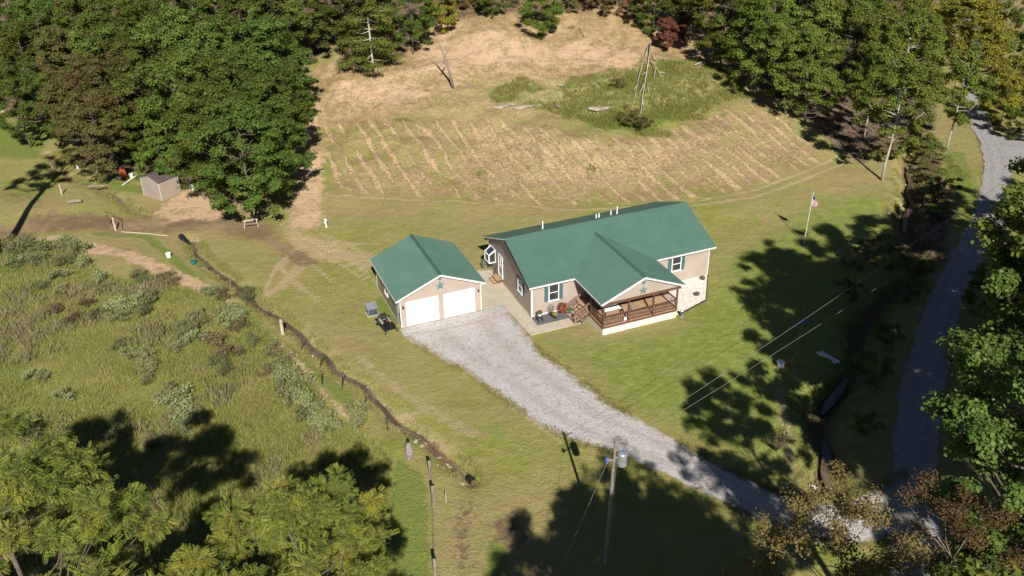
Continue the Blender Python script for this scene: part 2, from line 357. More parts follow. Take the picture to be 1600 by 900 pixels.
A['litter'] = np.maximum.reduce([soft_poly([(-500, 120), (0, 165), (70, 190), (115, 225), (120, 262), (210, 268), (300, 300), (440, 215), (468, 110), (520, 70), (560, 110), (630, 90), (670, 35), (760, 22), (1080, 8), (1080, -90), (-500, -90)], 2.2),
    soft_poly([(1075, 5), (1140, 62), (1190, 140), (1290, 215), (1345, 255), (1400, 235), (1460, 200), (1470, 60), (1460, -90), (1075, -90)], 2.2), .8*soft_line([(1440, 260), (1455, 330), (1440, 420)], 3.)])
A['track'] = np.maximum.reduce([.8*soft_line(p, .38) for p in [[(470+rr(-20, 20), 372+rr(-10, 14)), (515+rr(-15, 15), 392+rr(-14, 20)), (570+rr(-20, 22), 402+rr(-25, 45))] for _ in range(13)]+[[(470+rr(-15, 15), 385), (455+rr(-30, 25), 420), (440+rr(-40, 60), 450+rr(0, 25))] for _ in range(5)]+list(([(455, 230), (452, 345), (470, 400)], [(462, 230), (459, 345), (480, 400)], [(480, 380), (540, 400), (585, 402)], [(470, 392), (530, 412), (580, 412)], [(440, 350), (470, 400), (520, 440)], [(500, 365), (560, 390)],
    [(850, 330), (960, 326), (1100, 312), (1180, 297), (1250, 272), (1330, 235)], [(1080, 322), (1180, 308), (1260, 280), (1330, 250)], [(500, 305), (640, 312), (760, 318), (860, 325)], [(640, 650), (660, 640)], [(800, 635), (850, 672), (880, 690)]))]+
    [.6*soft_line(p, .9) for p in ([(520, 570), (600, 640), (700, 700)], [(560, 560), (640, 620), (740, 680)], [(1215, 600), (1225, 640), (1235, 740)], [(500, 385), (470, 420), (440, 450)])])
gm, nt, b = newmat('ground_soil_and_grass'); q = N(nt)
pos = q.n('NewGeometry').outputs['Position']
n_big = q.noise(pos, .045, 5, .6); n_mid = q.noise(pos, .22, 5, .65); n_sm = q.noise(pos, 1.1, 5, .65); n_fine = q.noise(pos, 5., 4, .7); n_grit = q.noise(pos, 16., 2, .7)
def ragged(nm, k=.9, lo=.4, hi=.62, nn=None):
    v = q.m('ADD', q.attr(nm), q.m('MULTIPLY', q.m('SUBTRACT', nn if nn is not None else n_sm, .5), k)); return q.step(v, lo, hi)
lawn = q.mix(q.step(n_mid, .35, .65), (.215, .238, .048), (.305, .285, .086))
lawn = q.mix(q.m('MULTIPLY', q.step(n_big, .40, .60), .7), lawn, (.33, .255, .125))
lawn = q.mix(q.m('MULTIPLY', q.step(n_sm, .50, .68), .6), lawn, (.38, .28, .15))
lawn = q.mix(q.m('MULTIPLY', q.step(q.noise(pos, .4, 6, .72, .6), .56, .70), .6), lawn, (.31, .20, .115))
lawn = q.mix(q.m('MULTIPLY', q.step(n_fine, .5, .72), .35), lawn, (.145, .160, .036))
# mowing streaks following the long axis of the house
mp = q.n('Mapping', {0: pos, 2: (0, 0, R_(35)), 3: (.18, 1.6, 1)}).outputs[0]
lawn = q.mix(q.m('MULTIPLY', q.step(q.noise(mp, .8, 4), .5, .72), .32), lawn, (.34, .285, .135))
c = q.mix(q.m('MULTIPLY', ragged('green', .7, .3, .75, n_mid), .8), lawn, q.mix(q.step(n_sm, .4, .66), (.175, .232, .042), (.255, .280, .072)))
c = q.mix(q.m('MULTIPLY', ragged('dry', 1., .35, .7, q.noise(pos, .45, 5)), .85), c, q.mix(q.step(q.noise(pos, .8, 6, .7), .38, .62), (.28, .19, .095), (.48, .33, .20)))
c = q.mix(ragged('meadow', .5), c, q.mix(q.step(n_mid, .38, .62), (.16, .19, .04), (.25, .24, .07)))
c = q.mix(q.m('MULTIPLY', ragged('lush', .8), .85), c, q.mix(n_fine, (.12, .175, .028), (.20, .235, .05)))
c = q.mix(q.m('MULTIPLY', ragged('track', .9, .35, .7, q.noise(pos, 1.4, 5)), .8), c, q.mix(n_fine, (.36, .28, .155), (.50, .39, .23)))
# straw windrows run up the hill, parallel to the house's short side
mr = q.n('Mapping', {0: pos, 2: (0, 0, R_(-22.2))}).outputs[0]
sx = q.n('SeparateXYZ', {0: q.n('VectorMath', {0: mr, 1: q.n('VectorMath', {0: q.n('TexNoise', {'Vector': pos, 'Scale': .13, 'Detail': 2.}).outputs['Color'], 'Scale': 1.5}, operation='SCALE').outputs[0]}, operation='ADD').outputs[0]}).outputs[0]
ridge = q.m('ABSOLUTE', q.m('SUBTRACT', q.m('FRACT', q.m('DIVIDE', sx, 1.75)), .5))
an1 = q.noise(q.n('Mapping', {0: mr, 3: (1., .16, 1.)}).outputs[0], 1.1, 5, .65); an2 = q.noise(q.n('Mapping', {0: mr, 3: (1., .3, 1.)}).outputs[0], .35, 4, .6)
rowv = q.m('SUBTRACT', q.m('ADD', q.m('MULTIPLY', q.m('SUBTRACT', .29, ridge), 2.6), q.m('MULTIPLY', q.m('SUBTRACT', an1, .5), 3.0)), .08)
rowm = q.m('MULTIPLY', q.step(q.m('ADD', q.m('ADD', rowv, q.m('MULTIPLY', q.m('SUBTRACT', n_fine, .5), 1.2)), q.m('MULTIPLY', q.m('SUBTRACT', an2, .5), 1.8)), 0., .55), q.step(q.attr('rows'), .3, .7))
strawc = q.mix(q.step(n_fine, .35, .65), (.36, .245, .13), (.66, .49, .29))
red = q.mix(n_sm, (.33, .19, .12), (.42, .27, .17))
c = q.mix(q.m('MULTIPLY', q.m('MULTIPLY', q.step(q.noise(pos, .3, 5), .5, .62), q.step(q.attr('rows'), .3, .7)), .6), c, red)
c = q.mix(q.m('MULTIPLY', rowm, .92), c, strawc)
c = q.mix(q.m('MULTIPLY', ragged('straw', 1.3, .38, .75, q.noise(pos, 1.6, 6, .75, .8)), .9), c, strawc)
c = q.mix(ragged('litter', .7), c, q.mix(q.step(n_sm, .35, .65), (.065, .042, .028), (.21, .145, .10)))
c = q.mix(q.m('MULTIPLY', q.step(q.m('ADD', q.attr('path'), q.m('ADD', q.m('MULTIPLY', q.m('SUBTRACT', n_sm, .5), 1.4), q.m('MULTIPLY', q.m('SUBTRACT', n_fine, .5), .5))), .42, .85), .85), c, q.mix(q.step(n_mid, .35, .65), (.17, .108, .07), (.31, .215, .135)))
c = q.mix(q.m('MULTIPLY', q.step(q.m('ADD', q.attr('bank'), q.m('ADD', q.m('MULTIPLY', q.m('SUBTRACT', n_sm, .5), 1.3), q.m('MULTIPLY', q.m('SUBTRACT', n_mid, .52), 1.3))), .4, .75), .9), c, q.mix(q.noise(pos, 2.2, 6, .7), (.38, .225, .125), (.74, .54, .37)))
c = q.mix(q.m('MULTIPLY', ragged('mud', 1.5, .42, .72, q.noise(pos, 1.7, 5, .7)), .92), c, q.mix(n_fine, (.115, .074, .048), (.22, .148, .098)))
c = q.mix(q.m('MULTIPLY', q.step(n_grit, .42, .66), .22), c, (.05, .05, .018))
c = q.mix(q.m('MULTIPLY', q.m('MULTIPLY', q.step(q.noise(pos, .7, 7, .75), .5, .62), q.step(q.attr('bank'), .1, .5)), .6), c, (.21, .18, .07))
nt.links.new(c, b.inputs['Base Color']); b.inputs['Roughness'].default_value = .95; b.inputs['Specular IOR Level'].default_value = .12
hh = q.m('ADD', q.m('MULTIPLY', n_fine, .6), q.m('ADD', q.m('MULTIPLY', n_grit, .35), q.m('MULTIPLY', n_sm, 1.1)))
hh = q.m('ADD', hh, q.m('MULTIPLY', rowm, .6))
nt.links.new(q.bump(hh, .8, .22), b.inputs['Normal'])
me = npmesh('ground', np.stack([gx, gy, gz], 1), GF, gm, True)
for k, v in A.items():
    a_ = me.attributes.new(k, 'FLOAT', 'POINT'); a_.data.foreach_set('value', np.clip(v, 0, 1).astype(np.float32))
link('ground', me, kind='structure')

def sample(name, P):     # mask value at world points, from the ground grid
    ix = np.clip(np.searchsorted(xs, P[:, 0]), 0, nx-1); iy = np.clip(np.searchsorted(ys, P[:, 1]), 0, ny-1)
    return A[name][iy*nx+ix]

# ------------------------------------------------------------------ gravel
def gravelmat(name, c1, c2, dirt):
    m, nt, b = newmat(name); q = N(nt); pos = q.n('NewGeometry').outputs['Position']
    vo = q.n('TexVoronoi', {'Vector': pos, 'Scale': 11.}); vc = q.n('SeparateColor', {0: vo.outputs['Color']}).outputs[0]
    v2 = q.n('TexVoronoi', {'Vector': pos, 'Scale': 4.5}); vd = q.n('SeparateColor', {0: v2.outputs['Color']}).outputs[1]
    c = q.mix(vc, c1, c2)
    c = q.mix(q.m('MULTIPLY', q.step(vd, .85, .97), .32), c, tuple(x*.4 for x in c1))
    c = q.mix(q.m('MULTIPLY', q.step(q.noise(pos, .35, 5, .65), .45, .72), .45), c, dirt)
    tk = q.m('ABSOLUTE', q.m('SUBTRACT', q.m('ABSOLUTE', q.m('SUBTRACT', q.attr('across'), .5)), .2))
    c = q.mix(q.m('MULTIPLY', q.step(q.m('ADD', tk, q.m('MULTIPLY', q.m('SUBTRACT', q.noise(pos, .9, 4), .5), .16)), .12, .02), .22), c, tuple(x*.62 for x in dirt))
    e = q.m('ADD', q.attr('edge'), q.m('MULTIPLY', q.m('SUBTRACT', q.noise(pos, 1.5, 5, .7), .5), 1.5))
    c = q.mix(q.m('MULTIPLY', q.step(e, .55, .95), .8), c, q.mix(q.noise(pos, 3, 3), dirt, (.19, .17, .06)))
    nt.links.new(c, b.inputs['Base Color']); b.inputs['Roughness'].default_value = .9; b.inputs['Specular IOR Level'].default_value = .2
    h = q.m('ADD', q.m('SUBTRACT', 1., vo.outputs['Distance']), q.m('MULTIPLY', q.noise(pos, 3, 4), .8))
    nt.links.new(q.bump(h, .7, .08), b.inputs['Normal'])
    return m
M_GRAV = gravelmat('driveway_gravel', (.37, .345, .33), (.53, .50, .485), (.36, .30, .235))
M_ROAD = gravelmat('road_gravel', (.24, .23, .23), (.39, .375, .375), (.34, .28, .22))
def ribbon(name, Lp, Rp, n, m_, zoff, mat, jit=.16, world=False, ends=True, **kw):
    a = resample(Lp if world else W(Lp), n); b_ = resample(Rp if world else W(Rp), n)
    t = np.linspace(0, 1, m_); P = a[:, None]*(1-t)[None, :, None]+b_[:, None]*t[None, :, None]
    j = (vnoise(P[..., 0], P[..., 1], .5, 8)-.5)+(vnoise(P[..., 0], P[..., 1], 1.7, 9)-.5)*1.3
    nrm = (b_-a); nrm /= np.linalg.norm(nrm, axis=1, keepdims=True)
    wgt = np.zeros(m_); wgt[0] = -1; wgt[-1] = 1
    P = P+nrm[:, None]*(j*wgt[None]*jit*2)[..., None]
    X, Y = P[..., 0].ravel(), P[..., 1].ravel(); Z = terr(X, Y)+zoff
    F_ = [(i*m_+k, i*m_+k+1, (i+1)*m_+k+1, (i+1)*m_+k) for i in range(n-1) for k in range(m_-1)]
    me = npmesh(name, np.stack([X, Y, Z], 1), F_, mat, True)
    ed = np.abs(t-.5)*2; ed = np.clip((ed-.62)/.38, 0, 1); ev = np.tile(ed, n)
    at_ = me.attributes.new('edge', 'FLOAT', 'POINT'); at_.data.foreach_set('value', ev.astype(np.float32))
    at2 = me.attributes.new('across', 'FLOAT', 'POINT'); at2.data.foreach_set('value', np.tile(t, n).astype(np.float32))
    return link(name, me, **kw)
HX, HY, AZ = 1.378, 64.157, R_(22.233)
UV = np.array([math.cos(AZ), math.sin(AZ)]); VV = np.array([-math.sin(AZ), math.cos(AZ)])
def HL(x, y): return tuple(np.array([HX, HY])+x*UV+y*VV)
GXo, GYo = -9.313, 62.99
def GL(x, y): return tuple(np.array([GXo, GYo])+x*UV+y*VV)
dl = [GL(.1, .12)]+W([(640, 533), (665, 548), (705, 570), (725, 577), (762, 606), (800, 632), (850, 668), (900, 692), (960, 706), (1020, 732), (1080, 762), (1150, 795), (1220, 832), (1300, 855), (1390, 842), (1440, 830)])
dr = [HL(-1.08, 3.25), HL(-.8, -2.1)]+W([(845, 552), (882, 577), (920, 606), (958, 634), (1000, 656), (1060, 690), (1110, 720), (1160, 745), (1205, 768), (1250, 786), (1310, 790), (1370, 765), (1432, 735)])
def fan(name): pass
ribbon('driveway', dl, dr, 150, 30, .035, M_GRAV, .14, True, kind='structure')
ap = MB()   # the corner of the apron in front of the garage doors
A0, A1, A2 = GL(.1, .12), GL(7.7, .12), HL(-1.08, 3.25)
ribbon('driveway_apron', [GL(.15, .13), GL(7.6, .13), HL(-1.06, 3.3)], [GL(.2, -1.2), GL(5.5, -1.5), HL(-1.0, 2.0)], 30, 6, .045, M_GRAV, .0, True, kind='structure')
ribbon('road', [(1522, 40), (1520, 75), (1497, 112), (1505, 150), (1512, 190), (1530, 220), (1537, 260), (1533, 300), (1520, 338), (1500, 372), (1476, 412), (1455, 452), (1436, 500), (1420, 550), (1408, 600), (1400, 650), (1394, 700), (1390, 760), (1390, 830), (1396, 930), (1410, 1050)],
    [(1560, 40), (1545, 75), (1515, 112), (1530, 150), (1543, 180), (1558, 215), (1580, 245), (1585, 300), (1572, 342), (1556, 372), (1532, 412), (1514, 452), (1500, 500), (1492, 550), (1482, 600), (1474, 650), (1467, 700), (1466, 760), (1474, 830), (1490, 930), (1510, 1050)], 240, 12, .04, M_ROAD, .2, kind='structure')
ribbon('side_road', [(1558, 212), (1600, 209), (1680, 206), (1800, 204)], [(1580, 262), (1610, 272), (1690, 272), (1800, 270)], 30, 8, .055, M_ROAD, .15, kind='structure')

# ------------------------------------------------------------------ water
wm, nt, b = newmat('creek_water'); q = N(nt); pos = q.n('NewGeometry').outputs['Position']
nt.links.new(q.mix(q.step(q.noise(pos, .8, 4), .4, .65), (.085, .058, .04), (.15, .108, .075)), b.inputs['Base Color'])
b.inputs['Roughness'].default_value = .09; b.inputs['Specular IOR Level'].default_value = .6
nt.links.new(q.bump(q.noise(pos, 5, 3), .15, .03), b.inputs['Normal'])
def water(name, P, wd, z):
    P = resample(P, 160); d = np.gradient(P, axis=0); d /= np.linalg.norm(d, axis=1, keepdims=True); nr = np.stack([-d[:, 1], d[:, 0]], 1)
    k = (.75+.6*vnoise(P[:, 0], P[:, 1], 4, 4))[:, None]*(np.sin(np.linspace(.02, math.pi-.02, 160))**.45)[:, None]
    a, b_ = P+nr*wd*k, P-nr*wd*k
    V = np.concatenate([np.c_[a, np.full(160, z)], np.c_[b_, np.full(160, z)]]); F_ = [(i, i+1, 161+i, 160+i) for i in range(159)]
    link(name, npmesh(name, V, F_, wm, True), kind='structure')
water('creek_water', CREEK_L2[:-6], .25, -.33); water('creek_water', [p for p in CREEK_R if 44 < p[1] < 50], .3, -.86); water('creek_water', [p for p in CREEK_R if 51.5 < p[1] < 57], .26, -.86); water('creek_water', [p for p in CREEK_R if 80 < p[1] < 97], .28, -.86)
water('creek_water', CREEK_L, .2, -.27)

# ------------------------------------------------------------------ scattered blades (nobody could count them)
def blades(name, P, hgt, wid, lean, mat, per=4, spread=.12, flat=False):
    n = len(P); P = np.repeat(P, per, 0); hgt = np.repeat(hgt, per)*rng.uniform(.6, 1.15, n*per)
    P = P+np.c_[rng.normal(0, spread, (n*per, 2)), np.zeros(n*per)]
    th = rng.uniform(0, 2*math.pi, n*per); ph = rng.uniform(0, 2*math.pi, n*per)
    L = lean*rng.uniform(.2, 1.3, n*per)
    tip = P+np.c_[np.cos(ph)*L*hgt, np.sin(ph)*L*hgt, hgt*(0.12 if flat else 1)*np.ones(n*per)]
    s_ = np.c_[np.cos(th), np.sin(th), np.zeros(n*per)]*(wid/2)
    V = np.stack([P-s_, P+s_, tip], 1).reshape(-1, 3); V[:, 2] += .0
    F_ = np.arange(len(V)).reshape(-1, 3)
    return link(name, npmesh(name, V, F_, mat), kind='stuff')
def scatter(n, x0, x1, y0, y1, fn):
    X = rng.uniform(x0, x1, n); Y = rng.uniform(y0, y1, n); P = np.c_[X, Y, np.zeros(n)]
    keep = rng.uniform(0, 1, n) < fn(P); P = P[keep]; P[:, 2] = terr(P[:, 0], P[:, 1]); return P
P = scatter(210000, -62, 0, 22, 92, lambda P: np.where(sample('meadow', P) > .5, .35+.65*vnoise(P[:, 0], P[:, 1], 2.2, 6), 0))
blades('meadow_grass', P, .15+.55*vnoise(P[:, 0], P[:, 1], 3.0, 7)**1.6, .05, 1.1, L_GRASS, 4, .2)
P = scatter(120000, -62, 0, 22, 92, lambda P: np.where(sample('meadow', P) > .5, np.clip((vnoise(P[:, 0], P[:, 1], 2.6, 51)-.45)*2.2, 0, 1)*(vnoise(P[:, 0], P[:, 1], .8, 52) > .45), 0))
P[:, 2] += .15
blades('meadow_seed_heads', P, .45+.3*vnoise(P[:, 0], P[:, 1], 3.0, 53), .07, .7, leafmat('pale_seed_heads', (.34, .32, .16), (.26, .28, .10), (.38, .34, .20), .2, .04), 3, .18)
P = scatter(60000, -15, 50, 92, 140, lambda P: np.where(sample('lush', P)+.9*(vnoise(P[:, 0], P[:, 1], 2.4, 61)-.5) > .42, .9, .0))
blades('hill_grass', P, .18+.5*vnoise(P[:, 0], P[:, 1], 2.5, 8), .055, .5, L_TALL, 5, .22)
P = scatter(130000, -30, 50, 84, 130, lambda P: np.clip(sample('straw', P)*.8+.35*sample('rows', P)*(np.abs(((P[:, 0]*UV[0]+P[:, 1]*UV[1])/1.75) % 1-.5) < .25), 0, 1)*(vnoise(P[:, 0], P[:, 1], 1.1, 3) > .4))
blades('straw_mulch', P, np.full(len(P), .45), .06, 1., L_STRAW, 2, .3, True)
def lawnm(P):
    bad = np.maximum.reduce([sample(k, P) for k in ('meadow', 'bank', 'mud', 'litter')])
    return np.where(bad > .3, 0, .25+.75*(vnoise(P[:, 0], P[:, 1], 1.8, 11) > .55))
P = scatter(60000, -40, 45, 30, 90, lawnm)
hl = np.c_[(P[:, 0]-HX)*UV[0]+(P[:, 1]-HY)*UV[1], (P[:, 0]-HX)*VV[0]+(P[:, 1]-HY)*VV[1]]
hg = (hl[:, 0] > -11.6) & (hl[:, 0] < 18.2) & (hl[:, 1] > -1) & (hl[:, 1] < 12.5) | (hl[:, 0] > -1.6) & (hl[:, 0] < 18) & (hl[:, 1] > -4.9) & (hl[:, 1] < 3)
DP = [tuple(p) for p in dl]+[tuple(p) for p in dr[::-1]]
ok = ~hg & ~inside(P[:, 0], P[:, 1], DP); P = P[ok]
blades('lawn_grass', P, np.full(len(P), .07), .05, 1.2, L_LAWN, 3, .1)
P = scatter(52000, -30, 55, 96, 150, lambda P: np.maximum(sample('dry', P), .6*sample('bank', P))*(vnoise(P[:, 0], P[:, 1], 1.6, 21) > .5))
blades('dry_hill_grass', P[::2], np.full(len(P[::2]), .3), .05, 1., L_STRAW, 3, .2); blades('hill_weeds', P[1::2], np.full(len(P[1::2]), .26), .05, .8, L_GRASS, 3, .2)
cw = []; cs = []
for C_, wd, n in ((CREEK_L, .55, 900), (CREEK_L2, .62, 2600), (CREEK_R, 1.2, 2600)):
    Q = resample(C_, n); D_ = np.gradient(Q, axis=0); D_ /= np.linalg.norm(D_, axis=1, keepdims=True); Nn = np.c_[-D_[:, 1], D_[:, 0]]
    for sg in (-1, 1):
        off = wd*sg*(1+.35*rng.normal(0, 1, n)+.9*(vnoise(Q[:, 0], Q[:, 1], 1.3, 31+sg)-.5)); E1_ = Q+Nn*off[:, None]; k = vnoise(Q[:, 0], Q[:, 1], .9, 33+sg) > .35; cw.append(E1_[k])
    cs.append(Q[::3]+Nn[::3]*(wd*rng.normal(0, .75, len(Q[::3])))[:, None])
cw = np.concatenate(cw*2)+rng.normal(0, .08, (len(np.concatenate(cw*2)), 2))
blades('bank_grass', np.c_[cw, terr(cw[:, 0], cw[:, 1])], np.full(len(cw), .17), .045, 1., L_LAWN, 4, .12)
cs = np.concatenate(cs); s = MB(); rr_ = random.Random(5)
for x, y in cs:
    if vnoise(x, y, 2., 40) < .45: continue
    r = rr_.uniform(.04, .13); a = rr_.uniform(0, 6); z = gnd(x, y)
    s.add([(x+r*math.cos(a+t)*rr_.uniform(.7, 1.2), y+r*math.sin(a+t), z-.02) for t in (0, 1.3, 2.6, 3.9, 5.1)]+[(x+r*.2, y, z+r*.6)], [(k, (k+1) % 5, 5) for k in range(5)])
s.build('creek_pebbles', M_ROCK, kind='stuff')
# ragged weeds and grass along the drive edges
ed = []
for L_ in (dl[1:], dr[1:]):
    Q = resample(L_, 500); ed.append(Q+rng.normal(0, .16, Q.shape))
E_ = np.concatenate(ed*3); E_ = E_+rng.normal(0, .15, E_.shape); E_ = E_[vnoise(E_[:, 0], E_[:, 1], 1.2, 2) > .45]
blades('edge_weeds', np.c_[E_, terr(E_[:, 0], E_[:, 1])+.03], np.full(len(E_), .14), .05, .8, L_LAWN, 4, .1)

# ------------------------------------------------------------------ stones
stone_me = []
for k in range(5):
    s = MB(); s.blob((0, 0, .1), .5, (1, .8, .42), 2, .16); stone_me.append(s.mesh('stone', M_ROCK))
def stone(px, py, r, label, group, rz=None, sx=1.):
    p = at(px, py); o = link('stone', random.choice(stone_me)); o.location = (p[0], p[1], p[2]+.02); o.scale = (r*1.7*sx, r*1.5, r*1.15)
    o.rotation_euler = (random.uniform(-.2, .2), random.uniform(-.2, .2), random.uniform(0, 6) if rz is None else rz)
    return tag(o, label, 'stone', group)
for px, py, r in [(331, 411, .3), (349, 427, .35), (320, 402, .2), (358, 437, .25), (412, 465, .2), (425, 472, .2), (445, 515, .25), (470, 524, .2), (478, 531, .22), (532, 574, .22), (575, 606, .3), (582, 606, .25), (602, 633, .35), (616, 648, .2), (653, 678, .35), (667, 692, .35), (686, 716, .35), (697, 727, .4), (702, 731, .3), (712, 740, .4), (718, 745, .35), (722, 757, .3), (650, 690, .45), (660, 697, .4)]:
    stone(px, py, r*.62, 'pale flat stone lying in the shallow creek left of the garage', 'stones in the left creek')
for px, py, r in [(1416, 290, .3), (1422, 308, .3), (1408, 320, .25), (1437, 310, .3), (1410, 338, .3), (1405, 330, .2), (1432, 360, .3), (1388, 334, .35), (1440, 300, .25), (1418, 283, .25)]:
    stone(px, py, r, 'pale stone on the bank of the wooded creek by the road', 'stones in the right creek')
for px, py, r, sx in [(767, 164, .45, 1.3), (785, 168, .8, 1.6), (801, 164, .75, 1.), (815, 169, .8, 1.6), (830, 166, .4, 1.5), (840, 167, .3, 1)]:
    stone(px, py, r, 'grey sandstone slab in the low outcrop across the hillside', 'slabs of the hillside outcrop', .1, sx)
stone(873, 167, .85, 'rounded pale boulder on the hillside right of the slab outcrop', 'hillside rocks')
for px, py, r, sx in [(934, 172, 1., 1.5), (948, 170, .8, 1.)]:
    stone(px, py, r, 'large grey rock ledge in tall grass left of the fallen tree', 'hillside rocks', .2, sx)
for px, py, r in [(879, 134, .7), (928, 131, .5), (960, 123, .5), (952, 150, .35), (700, 143, .6), (716, 145, .5), (852, 128, .3), (755, 130, .35), (730, 135, .25), (1094, 82, .4), (580, 160, .5), (640, 140, .3), (655, 133, .3), (630, 155, .25), (610, 150, .25), (665, 128, .3), (825, 152, .3), (845, 135, .25)]:
    stone(px, py, r*.75, 'small pale rock scattered on the upper hillside', 'scattered rocks on the upper hillside', .3, 1.4)
for px, py, r in [(60, 185, .5), (5, 174, .5), (52, 183, .3)]:
    stone(px, py, r, 'whitish rock at the edge of the far left woods', 'rocks by the left woods')

# ------------------------------------------------------------------ roof / wall helpers
def roofpanel(x0, y0, z0, x1, y1, z1, axis, name, parent, clip=None, step=.235):
    """a sloping metal sheet; eave line at (x0|y0, z0), ridge at z1; axis = direction the slope climbs in"""
    s = MB(); t = .03
    if axis == 'y':    # climbs along y from y0 to y1
        s.prism([(x0, y0, z0), (x1, y0, z0), (x1, y1, z1), (x0, y1, z1)], (0, 0, t))
        n = int(abs(x1-x0)/step)
        for i in range(n+1):
            x = x0+.03+(x1-x0-.06)*i/n
            s.prism([(x-.05, y0, z0+t), (x+.05, y0, z0+t), (x+.02, y0, z0+t+.04), (x-.02, y0, z0+t+.04)], (0, y1-y0, z1-z0))
    else:
        poly = clip or [(x0, y0, z0), (x0, y1, z0), (x1, y1, z1), (x1, y0, z1)]
        s.prism(poly, (0, 0, t))
        n = int(abs(poly[2][1]-y0)/step); ymax = poly[2][1]
        for i in range(n+1):
            y = y0+.03+(ymax-y0-.06)*i/n; xa, za = x0, z0
            if clip and y > poly[1][1]:
                k = (y-poly[1][1])/(ymax-poly[1][1]); xa = x0+(x1-x0)*k; za = z0+(z1-z0)*k
            s.prism([(xa, y-.045, za+t), (xa, y+.045, za+t), (xa, y+.02, za+t+.022), (xa, y-.02, za+t+.022)], (x1-xa, 0, z1-za))
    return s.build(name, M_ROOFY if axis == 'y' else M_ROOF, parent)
def window(parent, c, wd, ht, axis, mx=None, shutters=True, sill=True):
    """window centred at c on a wall facing -y ('y') or -x ('x')"""
    def P(a, d, z): return (c[0]+a, c[1]+d, c[2]+z) if axis == 'y' else (c[0]+d, c[1]-a, c[2]+z)
    def bx(s, a0, a1, d0, d1, z0, z1):
        p, r = P(a0, d0, z0), P(a1, d1, z1); s.box(min(p[0], r[0]), min(p[1], r[1]), p[2], max(p[0], r[0]), max(p[1], r[1]), r[2])
    h = MB(); w2, h2 = wd/2, ht/2; t = .075
    bx(h, -w2, -w2+t, -.07, 0, -h2, h2); bx(h, w2-t, w2, -.07, 0, -h2, h2); bx(h, -w2+t, w2-t, -.07, 0, h2-t, h2); bx(h, -w2+t, w2-t, -.07, 0, -h2, -h2+t)
    bx(h, -w2+t, w2-t, -.062, 0, -.03, .03)
    wo = h.build('window', M_WHITE, parent)
    for z0, z1 in ((-h2+t, -.03), (.03, h2-t)):
        g = MB(); bx(g, -w2+t, w2-t, -.035, -.01, z0, z1); g.build('pane', M_GLASS, wo)
    s = MB(); bx(s, -w2-.05, w2+.05, -.11, 0, -h2-.05, -h2-.002); s.build('sill', M_TRIM, wo)
    if shutters:
        for sg in (-1, 1):
            s = MB(); a0, a1 = (w2+.03, w2+.36) if sg > 0 else (-w2-.36, -w2-.03)
            bx(s, a0, a1, -.03, 0, -h2-.02, h2+.02)
            for k in range(12):
                z = -h2+.06+(ht-.14)*k/12; bx(s, a0+.05, a1-.05, -.045, -.03, z, z+(ht-.14)/12*.55)
            s.build('shutter', M_SHUT, parent)
def gutter(s, a, b): s.bar(a, b, .11, .11)

def each(name, boxes, mat, parent):
    for bx_ in boxes: MB().box(*bx_).build(name, mat, parent)
